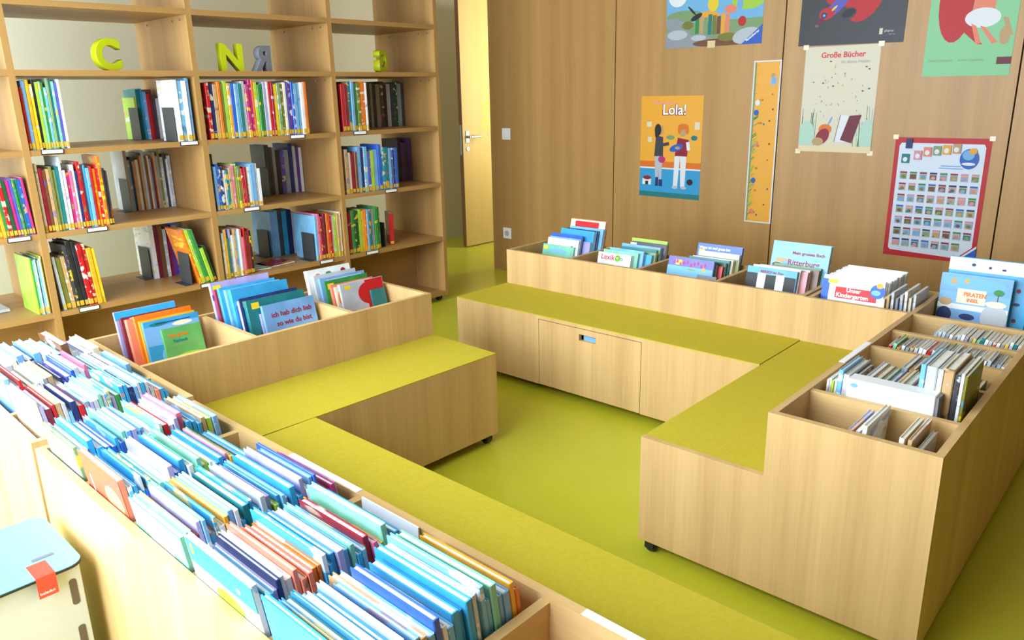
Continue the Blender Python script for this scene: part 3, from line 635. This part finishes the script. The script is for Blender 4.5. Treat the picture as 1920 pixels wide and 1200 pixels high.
back_stack(FB, 1.165, .65, [
  ('sky', .024, .245, .30, .085, 'tall pale blue castle board book', [('e', 'tan', (.05, .22, .03, .01)), ('e', 'brown', (.03, .2, .02, .01)), ('e', 'lightblue', (.07, .2, .02, .02))], [('Mein grosses Buch', .09, .25, .018, 'crimson'), ('Ritterburg', .075, .205, .032, 'crimson')]),
  ('green', .016, .2, .21, .11, 'green book', [], []),
  ('brown', .016, .2, .205, .11, 'brown book', [], []),
  ('silver', .02, .215, .205, .065, 'silver grey framed book', [], []),
  ('rose', .014, .2, .2, .08, 'dusty pink book', [], []),
  ('cream', .014, .205, .21, .05, 'cream book behind the striped one', [], []),
  ('cyan', .018, .215, .205, .035, 'bright blue book with black and white stripes', [('r', 'black', (.0, .05, .1, .178)), ('r', 'white', (.05, .085, .1, .18)), ('r', 'black', (.085, .13, .1, .176)), ('r', 'white', (.13, .165, .1, .18)), ('r', 'black', (.165, .213, .1, .176))], [('BESUCH im Zoo', .06, .183, .014, 'crimson')]),
 ], 'in fourth wall bin')
# kindergarten series in the corner bin of the right unit
ser = []
FRp = FR
spec = []
for i in range(15):
    c = 'white'; strip_c = ['green', 'orange', 'maroon', 'purple', 'magenta', 'crimson', 'maroon', 'violet', 'rose', 'purple', 'red', 'lilac', 'navy', 'blue', 'blue'][i]
    h = .243 - .0016*(14 - i)*0
    p = FRp.w(.032 + .003*math.sin(i*1.7), LB - T - .038 - .0178*i)
    o = book((p[0], p[1], ZF), -PI/2 + FR.a, -.2, (.0165), .222, .232 if i < 14 else .24, c, 9, False, 'hard', label=False, name='picture_book')
    sh_ = [('r', strip_c, (.0, .03 if i < 14 else .026, .0, .225))]
    if i == 14:
        sh_ += [('r', 'red', (.05, .2, .158, .2)), ('e', 'blue', (.2, .2, .026, .026)), ('e', 'amber', (.205, .222, .012, .01)), ('e', 'sky', (.195, .195, .016, .01)), ('r', 'yellow', (.02, .055, .21, .225))]
    cover_shapes(o, .0165, sh_); b = MB(); b.box(0, .0165, -.001, .014, (.232 if i < 14 else .24), (.232 if i < 14 else .24) + .0008, flat(strip_c)); b.box(0, .0165, -.001, -.0003, 0, (.232 if i < 14 else .24), flat(strip_c)); b.build('spine_band', o)
    if i == 14: cover_text(o, .0167, .222, .24, [('Unser', .09, .184, .021, 'white'), ('Kindergarten', .055, .163, .022, 'white')])
    ser.append(o); tag(o, 'x', 'book', 'white series of children\'s reference books in the corner bin')
    o['label'] = 'front white book with red title box and blue globe in the corner bin' if i == 14 else 'white series book with %s spine band, %s behind the front one in the corner bin' % (strip_c, ORD[14 - i])
ser[0]['label'] = 'rearmost white series book with green spine band in the corner bin'
# thin loose booklets beside the series
cols = ['cream', 'tan', 'silver', 'grey', 'silver', 'white', 'cream', 'silver']; ob = []
for i, c in enumerate(cols):
    p = FR.w(.262 + .0115*i, LR + T + .02 + .012*i)
    ob.append(book((p[0], p[1], ZF), FR.a, .0, .009, .16, .19 + .012*(i % 3), c, i, True, 'soft', label=False, name='booklet'))
label_row(ob, cols, 'thin booklet', 'beside white series, corner bin', 'loose thin booklets in the corner bin')
# atlas bin
p = FR.w(.395, LB - T - .024)
o = book((p[0], p[1], ZF), -PI/2 + FR.a, -.12, .022, .30, .322, 'cyan', 9, False, 'hard', label=False, name='picture_book')
cover_shapes(o, .022, [('r', 'white', (.0, .298, .272, .32)), ('e', 'navy', (.09, .297, .008, .006)), ('e', 'navy', (.15, .292, .006, .005)), ('e', 'navy', (.2, .289, .008, .004)), ('e', 'maroon', (.262, .22, .008, .008)), ('e', 'navy', (.262, .17, .012, .006)), ('e', 'maroon', (.262, .11, .008, .008)), ('e', 'sky', (.12, .2, .08, .05))])
o.scale = (1, .88, .97); tag(o, 'tallest bright blue book with white top band at the rear of the corner bin', 'book')
p = FR.w(.385, LB - T - .066)
o = book((p[0], p[1], ZF), -PI/2 + FR.a, -.12, .02, .27, .268, 'sky', 9, False, 'hard', label=False, name='picture_book')
cover_shapes(o, .02, [('r', 'lightblue', (0, .268, .2, .266)), ('e', 'sky', (.13, .236, .12, .025)), ('e', 'amber', (.1, .245, .008, .008)), ('e', 'tan', (.05, .24, .012, .012)), ('r', 'lightblue', (0, .268, .06, .13)), ('r', 'cream', (.07, .18, .16, .215)), ('r', 'white', (0, .268, .135, .155)), ('e', 'tan', (.03, .16, .025, .015)), ('e', 'navy', (.03, .11, .03, .03)), ('e', 'navy', (.12, .11, .03, .012)), ('e', 'green', (.225, .215, .02, .012)), ('r', 'brown', (.222, .226, .18, .21)), ('e', 'silver', (.22, .12, .05, .05)), ('e', 'cream', (.22, .17, .04, .012)), ('r', 'sky', (.0, .17, .035, .055))])
cover_text(o, .0208, .27, .285, [('PIRATEN', .095, .188, .022, 'orange'), ('INSEL', .11, .168, .018, 'orange')])
o.scale = (1, .84, .96); tag(o, 'beach scene picture book with orange title in front of the tallest blue book', 'book')

# right unit: small books and booklets (thickness +X)
def right_stack(y0, items, where, group, kind='small book', wdr=(.16, .185), lean=.05, names='book'):
    obs = []; cols = []
    for x, t, h, c, wd, dy in items:
        p = FR.w(x, y0 + dy); obs.append(book((p[0], p[1], ZF), FR.a, lean, t, wd, h, c, len(obs), True, 'hard' if t > .009 else 'soft', label=False, name=names)); cols.append(c)
    label_row(obs, cols, kind, where, group)
rn = random.Random(3)
X0 = W1 + T
right_stack(.034, [(X0 + .15, .011, 0.155, 'lilac', .15, .01), (X0 + .167, .009, 0.155, 'silver', .15, .01), (X0 + .182, .011, 0.175, 'white', .165, .005), (X0 + .262, .012, 0.170, 'cream', .15, .0), (X0 + .28, .01, 0.170, 'tan', .155, .0), (X0 + .297, .011, 0.145, 'silver', .15, .0)],
    'in the nearest small bin', 'few small books in the nearest small bin')
its = []; x = X0 + .006
for i, (t, h, c) in enumerate([(.006,.125,'cream'),(.005,.13,'silver'),(.006,.125,'lime'),(.006,.13,'cream'),(.012,.16,'sky'),(.016,.15,'silver'),(.012,.14,'charcoal'),(.014,.13,'grey'),(.008,.12,'white'),(.014,.155,'silver'),(.016,.15,'tan'),(.012,.145,'sage'),(.012,.14,'lightblue'),(.014,.14,'navy'),(.012,.15,'tan'),(.014,.145,'cream'),(.01,.135,'red'),(.01,.13,'violet')]):
    its.append((x, t, h + .045, c, rn.uniform(.14, .16), .058 + .004*rn.random())); x += t/.9987 + .001
right_stack(.232, its, 'in second small bin', 'small books in the second small bin', lean=.05)
right_stack(.232, [(x + 0.0080, .012, 0.265, 'sky', .168, .056), (x + 0.0215, .024, 0.263, 'silver', .168, .056), (x + 0.0470, .012, 0.260, 'white', .168, .056), (x + 0.0605, .022, 0.265, 'tan', .168, .056), (x + 0.0840, .012, 0.255, 'charcoal', .168, .056), (x + 0.0975, .007, 0.260, 'white', .168, .056), (x + 0.1055, .006, 0.255, 'olive', .168, .056)],
    'in tall group, second small bin', 'taller books in the second small bin', lean=.02, )
o = empty('binder', (*FR.w(X0 + .083, .238)[:2], ZF + .001), (0, 0, FR.a)); bx('case', o, 0, .205, 0, .05, .0, .205, WHITEP, .002); bx('paper_edge', o, .205, .212, .004, .046, .003, .202, plain('grey_card', (120,116,124), .6))
b = MB(); b.add([(.018 + .009*math.cos(a*PI/8), -.0004, .190 + .006*math.sin(a*PI/8)) for a in range(16)], [list(range(16))], flat('lightblue')); b.build('round_sticker', o)
b = MB(); b.box(.04, .1, -.0004, 0, .188, .1888, flat('silver')); b.box(.03, .08, -.0004, 0, .180, .1808, flat('silver')); b.build('printed_lines', o)
tag(o, 'long white box with a small blue sticker lying along the second small bin', 'box')
def booklets(y0, n, x0, x1, where, group, h=(.155, .168), seed=1):
    r = random.Random(seed); its = []; x = x0; st = (x1 - x0)/n
    for i in range(n):
        c = r.choice(['silver', 'grey', 'white', 'silver', 'grey', 'silver', 'grey', 'white', 'teal', 'red', 'orange', 'mint'])
        its.append((x, st*.82, r.uniform(*h), c, .115, r.uniform(0, .006))); x += st
    right_stack(y0, its, where, group, 'thin booklet', lean=.22, names='booklet')
right_stack(.492, [(X0 + .13, .014, .17, 'silver', .15, .02), (X0 + .148, .012, .165, 'grey', .15, .02), (X0 + .19, .012, .165, 'charcoal', .14, .02), (X0 + .30, .014, .13, 'forest', .15, .02)], 'in third small bin', 'few books in the third small bin')
booklets(.70 + .035, 26, X0 + .002, W2 - T - .035, 'in fourth small bin', 'booklets in the fourth small bin', seed=5)
booklets(.905 + .05, 22, X0 + .075, W2 - T - .035, 'in fifth small bin', 'booklets in the fifth small bin', seed=8)

# ------------------------------------------------------------------ posters on the panelled wall
def pink_(c): return plain('poster_ink_' + c, tuple(v*.86 for v in PAL[c]), .5, .3)
class Art:
    """flat printed picture: coloured shapes on one sheet"""
    def __init__(s, W, H): s.b = MB(); s.W, s.H, s.k = W, H, 0
    def _y(s): s.k += 1; return -.0008 - s.k*.00002
    def poly(s, pts, c):
        y = s._y(); W, H = s.W, s.H; s.b.add([(min(max(u, 0), 1)*W, y, min(max(v, 0), 1)*H) for u, v in pts], [list(range(len(pts)))], pink_(c) if isinstance(c, str) else c)
    def rect(s, u0, v0, u1, v1, c): s.poly([(u0, v0), (u1, v0), (u1, v1), (u0, v1)], c)
    def ell(s, u, v, ru, rv, c, a=0.0, n=22):
        s.poly([(u + ru*math.cos(t*2*PI/n)*math.cos(a) - rv*math.sin(t*2*PI/n)*math.sin(a), v + ru*math.cos(t*2*PI/n)*math.sin(a) + rv*math.sin(t*2*PI/n)*math.cos(a)) for t in range(n)], c)
    def line(s, u0, v0, u1, v1, wd, c):
        dx, dy = (u1 - u0)*s.W, (v1 - v0)*s.H; L = math.hypot(dx, dy) or 1; nx, ny = -dy/L*wd/2/s.W, dx/L*wd/2/s.H
        s.poly([(u0 + nx, v0 + ny), (u1 + nx, v1 + ny), (u1 - nx, v1 - ny), (u0 - nx, v0 - ny)], c)
def poster(name, x0, x1, z0, z1, sheet, label, tilt=0.0, cat='poster'):
    o = empty(name, (x0, YW - .0005, z0), (0, tilt, 0)); W, H = x1 - x0, z1 - z0
    bx('sheet', o, 0, W, -.0006, 0, 0, H, sheet); tag(o, label, cat); A = Art(W, H); A.rect(0, 0, 1, 1, sheet); return o, A, W, H
TAPE = plain('clear_tape', (206,186,140), .2)
def ptext(o, s, u, v, size, c, W, H, **k): return text_mesh('lettering', s, size, flat(c), o, (u*W, -.0022, v*H), (1, 0, 0), (0, 0, 1), **k)

# landscape picture-story poster (top left)
o, A, W, H = poster('poster', .366, .966, 1.53, 1.98, pink_('sky'), 'landscape poster with rocks, open books and blue corner, highest on the wood wall')
A.rect(0, .35, 1, 1, 'sky'); A.ell(.12, .62, .1, .12, 'white'); A.ell(.3, .7, .08, .1, 'white'); A.ell(.85, .5, .16, .1, 'lime'); A.ell(.9, .62, .08, .07, 'green')
A.rect(0, .0, 1, .3, 'sage'); A.rect(0, 0, 1, .1, 'grey'); A.ell(.2, .38, .2, .07, 'sage'); A.ell(.45, .36, .12, .06, 'amber')
for u in range(8): A.rect(.32 + .045*u, .14, .36 + .045*u, .38 - .015*(u % 3), ['green', 'tan', 'sage', 'teal', 'olive', 'brown', 'amber', 'salmon'][u])
A.ell(.5, .5, .055, .09, 'yellow'); A.ell(.49, .58, .06, .035, 'brown'); A.ell(.68, .42, .06, .05, 'salmon'); A.ell(.77, .47, .03, .07, 'lightblue'); A.ell(.8, .27, .04, .06, 'red')
A.ell(.33, .36, .07, .03, 'black', .6); A.ell(.28, .44, .07, .012, 'black', -.9); A.ell(.13, .13, .15, .12, 'grey'); A.ell(.13, .16, .11, .06, 'silver'); A.ell(.36, .09, .12, .07, 'grey'); A.ell(.36, .11, .08, .035, 'silver'); A.ell(.6, .04, .3, .05, 'brown'); A.ell(.66, .1, .1, .05, 'olive'); A.ell(.24, .27, .06, .05, 'olive'); A.ell(.85, .1, .14, .09, 'silver', .3); A.ell(.08, .3, .1, .07, 'grey')
A.poly([(.80, 0), (1, 0), (1, .22)], 'blue'); A.b.build('printed_picture', o)
text_mesh('lettering', 'Ravensburger', .017, flat('white'), o, (.855*W, -.0022, .03*H), (.82, 0, .58), (-.58, 0, .82), bold=.0003, sx=.95)
bx('tape', o, .46*W, .54*W, -.0024, -.0018, -.008, .03, TAPE)
# dark butterfly poster
o, A, W, H = poster('poster', 1.172, 1.688, 1.502, 1.90, flat('black'), 'black poster with red and violet butterfly wings above the white book poster', .012)
A.ell(.42, .62, .2, .17, 'red', .3); A.ell(.62, .55, .16, .3, 'red', -.3); A.ell(.8, .68, .14, .18, 'crimson', .2); A.ell(.35, .46, .16, .06, 'violet', .9); A.ell(.26, .38, .08, .07, 'red', .7); A.ell(.235, .36, .03, .035, 'navy'); A.ell(.235, .36, .014, .016, 'sky')
A.ell(.5, .6, .05, .06, 'maroon'); A.ell(.51, .59, .022, .028, 'sky'); A.ell(.56, .74, .035, .045, 'green'); A.ell(.33, .44, .04, .012, 'yellow', .9); A.ell(.45, .36, .1, .07, 'charcoal', .5); A.ell(.47, .37, .07, .045, 'black', .5); A.ell(.19, .27, .07, .03, 'maroon', 1.1); A.ell(.17, .24, .02, .015, 'teal')
A.rect(.775, .1, .805, .17, 'cream'); A.b.build('printed_picture', o)
ptext(o, 'pharus', .82, .125, .016, 'silver', W, H); ptext(o, 'VERLAG', .86, .09, .009, 'grey', W, H)
# green poster
o, A, W, H = poster('poster', 1.788, 2.148, 1.333, 1.90, plain('mint_sheet', (118,178,128), .55), 'mint green poster with red shape and white skirt, top right on the wall', .01)
A.ell(.3, .56, .2, .3, 'red'); A.rect(.2, .6, .5, 1, 'red'); A.poly([(.2, .44), (.48, .44), (.62, .26), (.66, .24), (.6, .24), (.42, .34), (.16, .34)], 'red'); A.rect(.5, .5, .74, .72, 'salmon')
A.ell(.62, .44, .2, .075, 'white'); A.ell(.64, .82, .12, .1, 'tan'); A.ell(.66, .9, .16, .06, 'brown'); A.poly([(.5, .4), (.56, .38), (.64, .25), (.58, .24)], 'salmon'); A.poly([(.6, .38), (.66, .37), (.82, .25), (.76, .24)], 'salmon'); A.ell(.89, .3, .06, .07, 'tan'); A.poly([(.84, .44), (.9, .43), (.98, .3), (.92, .3)], 'tan')
A.rect(.84, .085, 1, .14, 'maroon'); A.line(0, .62, 1, .62, .002, 'sage'); A.b.build('printed_picture', o)
ptext(o, 'Astrid Lindgren  \u00b7  Katrin Engelking', .06, .115, .016, 'sage', W, H)
# white book poster
o, A, W, H = poster('poster', 1.216, 1.590, .966, 1.494, plain('offwhite_sheet', (196,188,166), .55), 'off-white poster titled in red over an open book drawing in grass', .0)
for i in range(46):
    a = rn.random()*2*PI; rr = .12 + .26*rn.random(); A.ell(.48 + rr*math.cos(a), .56 + rr*.75*math.sin(a), .012*rn.random() + .004, .006, rn.choice(['tan', 'sage', 'cream', 'mint', 'amber', 'grey']), rn.random()*3)
for i in range(30):
    u = rn.choice([rn.uniform(0, .22), rn.uniform(.75, 1)]); A.line(u, 0, u + rn.uniform(-.05, .05), rn.uniform(.2, .45), .0018, rn.choice(['sage', 'teal', 'mint', 'green']))
A.ell(.1, .14, .12, .16, plain('pale_teal_wash', (160,190,172), .6)); A.ell(.93, .16, .1, .16, plain('pale_teal_wash', (160,190,172), .6)); A.rect(0, 0, 1, .06, plain('pale_sand', (206,190,150), .6))
A.poly([(.5, .1), (.56, .36), (.76, .34), (.68, .1)], 'white'); A.poly([(.58, .12), (.68, .35), (.84, .36), (.74, .09)], 'maroon'); A.line(.5, .1, .56, .36, .003, 'charcoal')
A.ell(.36, .22, .09, .05, 'orange'); A.ell(.33, .15, .1, .07, 'crimson', .5); A.ell(.27, .1, .08, .04, 'tan'); A.ell(.42, .3, .05, .01, 'lightblue', 1)
for u, v in ((.36, .86), (.84, .8), (.88, .78), (.82, .58), (.9, .6), (.28, .66), (.42, .63)): A.ell(u, v, .014, .007, 'brown')
A.b.build('printed_picture', o)
ptext(o, 'Gro\u00dfe B\u00fccher', .22, .895, .038, 'red', W, H, bold=.0008, sx=1.0); ptext(o, 'f\u00fcr kleine Helden', .5, .84, .02, 'grey', W, H, shear=.2)
for u, v in ((.0, 1), (1, 1), (.0, 0), (1, 0)): bx('tape', o, u*W - .014, u*W + .014, -.0022, -.0018, v*H - .012, v*H + .012, TAPE)
# orange poster with two children
o, A, W, H = poster('poster', .207, .633, .657, 1.264, plain('golden_sheet', (214,150,28), .5), 'orange poster of two standing children on a blue floor, left of the measuring chart', .004)
A.rect(0, 0, 1, .29, 'cyan'); A.rect(0, .285, 1, .3, 'white'); A.rect(0, 0, 1, .05, 'teal'); A.rect(0, .3, 1, .36, 'orange')
# dark-haired child
A.poly([(.27, .14), (.31, .14), (.33, .42), (.25, .42)], 'silver'); A.poly([(.33, .14), (.37, .14), (.38, .42), (.31, .42)], 'silver'); A.rect(.27, .11, .32, .2, 'navy'); A.rect(.33, .11, .39, .18, 'navy')
A.poly([(.24, .41), (.39, .41), (.38, .6), (.26, .62)], 'charcoal'); A.ell(.335, .67, .05, .045, 'tan'); A.ell(.29, .67, .055, .06, 'black'); A.ell(.27, .63, .03, .04, 'black'); A.line(.35, .52, .48, .54, .02, 'charcoal'); A.ell(.5, .6, .07, .022, 'sage'); A.ell(.37, .38, .06, .035, 'magenta')
# red-haired child
A.poly([(.57, .12), (.64, .12), (.67, .43), (.58, .43)], 'white'); A.poly([(.69, .12), (.76, .12), (.77, .43), (.67, .43)], 'white'); A.ell(.6, .11, .05, .016, 'silver'); A.ell(.74, .11, .05, .016, 'silver')
A.poly([(.58, .42), (.78, .42), (.8, .58), (.62, .6)], 'crimson'); A.ell(.7, .66, .06, .05, 'tan'); A.ell(.7, .705, .085, .03, 'orange'); A.ell(.64, .67, .025, .035, 'orange'); A.ell(.77, .67, .025, .035, 'orange'); A.ell(.6, .5, .11, .035, 'blue', .2); A.line(.78, .56, .8, .48, .022, 'white'); A.ell(.62, .5, .04, .014, 'tan')
A.rect(.1, .7, .18, .75, 'cream'); A.rect(.12, .55, .19, .6, 'cream'); A.rect(.88, .68, .96, .75, 'cream'); A.ell(.88, .6, .05, .025, 'teal'); A.rect(.05, .12, .2, .18, 'white'); A.ell(.13, .19, .07, .02, 'crimson'); A.rect(.1, .12, .15, .155, 'black'); A.ell(.84, .17, .05, .03, 'black')
A.b.build('printed_picture', o)
ptext(o, 'Hier kommt', .2, .92, .03, 'rose', W, H); ptext(o, 'Lola!', .35, .82, .085, 'maroon', W, H, bold=.004); text_mesh('lettering', 'Lola!', .085, flat('white'), o, (.355*W, -.0026, .822*H), (1, 0, 0), (0, 0, 1), bold=.001)
ptext(o, 'Loewe', .38, .035, .014, 'brown', W, H)
# measuring chart
o, A, W, H = poster('height_chart', .932, 1.090, .557, 1.440, pink_('white'), 'tall narrow yellow height chart with ruler edge hanging on the wood wall', .0, 'height chart')
A.rect(.05, .008, .95, .992, plain('golden_sheet', (214,150,28), .5)); 
for i in range(86): A.line(.06, .02 + i*.0112, .13 if i % 5 else .2, .02 + i*.0112, .0012, 'teal')
A.rect(.05, .008, .1, .992, 'sage'); A.ell(.76, .88, .13, .028, 'silver'); A.ell(.76, .88, .09, .02, 'sky'); A.ell(.72, .91, .07, .015, 'tan')
for u, v, c in ((.15, .69, 'blue'), (.19, .27, 'blue'), (.2, .5, 'salmon'), (.2, .07, 'salmon'), (.18, .75, 'white')): A.ell(u + .05, v, .09, .018, c)
for i in range(40):
    v = rn.uniform(.02, .68); A.line(.1, v, rn.uniform(.16, .3), v + .02, .004, rn.choice(['green', 'sage', 'lime']))
for u, v in ((.75, .8), (.8, .71), (.5, .62), (.7, .64), (.75, .5), (.72, .4), (.8, .22), (.7, .12), (.45, .05)): A.ell(u, v, .03, .006, rn.choice(['brown', 'orange', 'teal']))
A.b.build('printed_picture', o)
for k, v in enumerate((.06, .2, .34, .48, .62, .76)): ptext(o, str(60 + 10*k), .28, v, .016, 'brown', W, H)
# red bordered poster
o, A, W, H = poster('poster', 1.706, 2.124, .462, 1.050, pink_('red'), 'red-bordered white poster with rows of small book covers above the corner bin', .0)
bw = .05
A.poly([(bw, .07), (.07, .05), (.8, .03), (.95, .13), (.95, .93), (.93, .955), (.07, .955), (bw, .93)], plain('pale_blue_white', (190,198,210), .5))
for r_ in range(7):
    for q in range(8 if r_ < 6 else 7):
        u = .09 + q*.108; v = .655 - r_*.094; c = [rn.choice(['tan', 'sage', 'lightblue', 'rose', 'teal', 'brown', 'grey', 'olive', 'sky']) for _ in range(3)]
        A.rect(u, v, u + .078, v + .066, 'silver'); A.rect(u, v + .050, u + .078, v + .064, rn.choice(['crimson', 'navy', 'green', 'rose', 'blue'])); A.rect(u + .004, v + .004, u + .074, v + .044, c[0]); A.ell(u + .04, v + .02, .024, .014, c[1]); A.rect(u + .004, v + .004, u + .03, v + .014, c[2])
for i, (u, v, c) in enumerate(((.09, .79, 'teal'), (.22, .82, 'rose'), (.32, .85, 'salmon'), (.42, .86, 'sage'), (.52, .87, 'amber'), (.62, .88, 'tan'))): A.rect(u, v, u + .085, v + .075, c); A.ell(u + .04, v + .03, .025, .02, 'white')
A.ell(.8, .84, .095, .08, 'blue'); A.ell(.79, .87, .06, .04, 'sky'); A.ell(.83, .9, .04, .025, 'amber'); A.ell(.8, .8, .07, .012, 'white')
A.rect(.12, .91, .19, .99, 'navy'); A.poly([(.8, .0), (1, 0), (1, .13)], 'blue'); A.poly([(.775, .0), (.8, 0), (1, .13), (1, .15)], 'white')
A.rect(.52, .775, .72, .782, 'lightblue'); A.rect(.5, .757, .74, .763, 'lightblue'); A.b.build('printed_picture', o)
ptext(o, 'Wieso?', .745, .845, .016, 'white', W, H, bold=.0004); ptext(o, 'Weshalb?', .735, .82, .014, 'white', W, H, bold=.0004); ptext(o, 'Warum?', .745, .797, .013, 'navy', W, H, bold=.0004); ptext(o, '4-7', .13, .93, .014, 'white', W, H)
for u, v in ((.0, 1), (1, 1)): bx('tape', o, u*W - .012, u*W + .012, -.0022, -.0018, v*H - .01, v*H + .012, TAPE)

# ------------------------------------------------------------------ little wooden crate by the near bins
o = tag(empty('wooden_crate', (1.115, -3.628, 0)), 'small cream wooden crate with light blue printed lid against the near bins', 'crate')
PLY = mottled('cream_plywood', (188,190,188), (198,200,198), 3, .6)
bx('body', o, 0, .245, -.42, -.012, 0, .392, PLY, .001)
lid = MB()
def rr(x0, x1, y0, y1, r, n=6):
    pts = []
    for cx_, cy_, a0 in ((x1 - r, y1 - r, 0), (x0 + r, y1 - r, PI/2), (x0 + r, y0 + r, PI), (x1 - r, y0 + r, 1.5*PI)):
        pts += [(cx_ + r*math.cos(a0 + PI/2*i/n), cy_ + r*math.sin(a0 + PI/2*i/n)) for i in range(n + 1)]
    return pts
lid.prism(rr(-.008, .262, -.44, -.004, .03), 'z', .392, .397, BLACKP); lo = lid.build('lid_edge', o)
l2 = MB(); l2.prism(rr(-.007, .261, -.439, -.005, .03), 'z', .397, .399, plain('lid_print', (112,176,196), .4)); l2.build('lid_surface', o)
b = MB(); RS = plain('red_arc', (190,60,60), .4); WS = plain('white_arc', (236,240,240), .4)
def arc(cx_, cy_, r0, r1, a0, a1, m, n=16):
    vs = []
    for i in range(n + 1):
        a = a0 + (a1 - a0)*i/n; vs += [(cx_ + r0*math.cos(a), cy_ + r0*math.sin(a), .3994), (cx_ + r1*math.cos(a), cy_ + r1*math.sin(a), .3994)]
    b.add(vs, [(2*i, 2*i + 1, 2*i + 3, 2*i + 2) for i in range(n)], m)
arc(.0, -.45, .30, .315, .4, 1.7, RS); arc(.0, -.45, .27, .295, .4, 1.7, WS); arc(.0, -.45, .22, .24, .3, 1.7, plain('lilac_arc', (150,130,180), .4)); b.build('lid_graphic', o)
bx('lid_slot', o, .18, .19, -.08, -.04, .3992, .4, plain('slot_grey', (96,100,112), .6)); bx('lid_slot', o, .236, .2375, -.36, -.19, .3992, .3998, plain('slot_grey', (96,100,112), .6))
rt = plain('red_tape', (214,66,50), .4); b = MB(); b.box(.2, .2622, -.095, -.06, .3993, .4, rt); b.box(.2612, .2632, -.095, -.06, .355, .4, rt); rr_ = b.build('red_tape', o)
text_mesh('lettering', 'beleduc', .009, flat('white'), rr_, (.2634, -.093, .362), (0, 1, 0), (0, 0, 1))
sg = plain('slot_brown', (98,82,70), .7)
for z in (.33, .22, .11):
    b = MB(); b.prism([(-.030 + q[0], z + q[1]) for q in rr(-.007, .007, -.03, .03, .006, 4)], 'x', .2452, .2458, sg); b.build('joint_slot', o)
b = MB(); b.add([(.2455, -.30 + .07*math.cos(a*PI/10), .27 + .02*math.sin(a*PI/10)) for a in range(20)], [list(range(20))], flat('orange'))
b.add([(.2457, -.27 + .05*math.cos(a*PI/10), .25 + .02*math.sin(a*PI/10)) for a in range(20)], [list(range(20))], flat('lime')); b.build('side_picture', o)
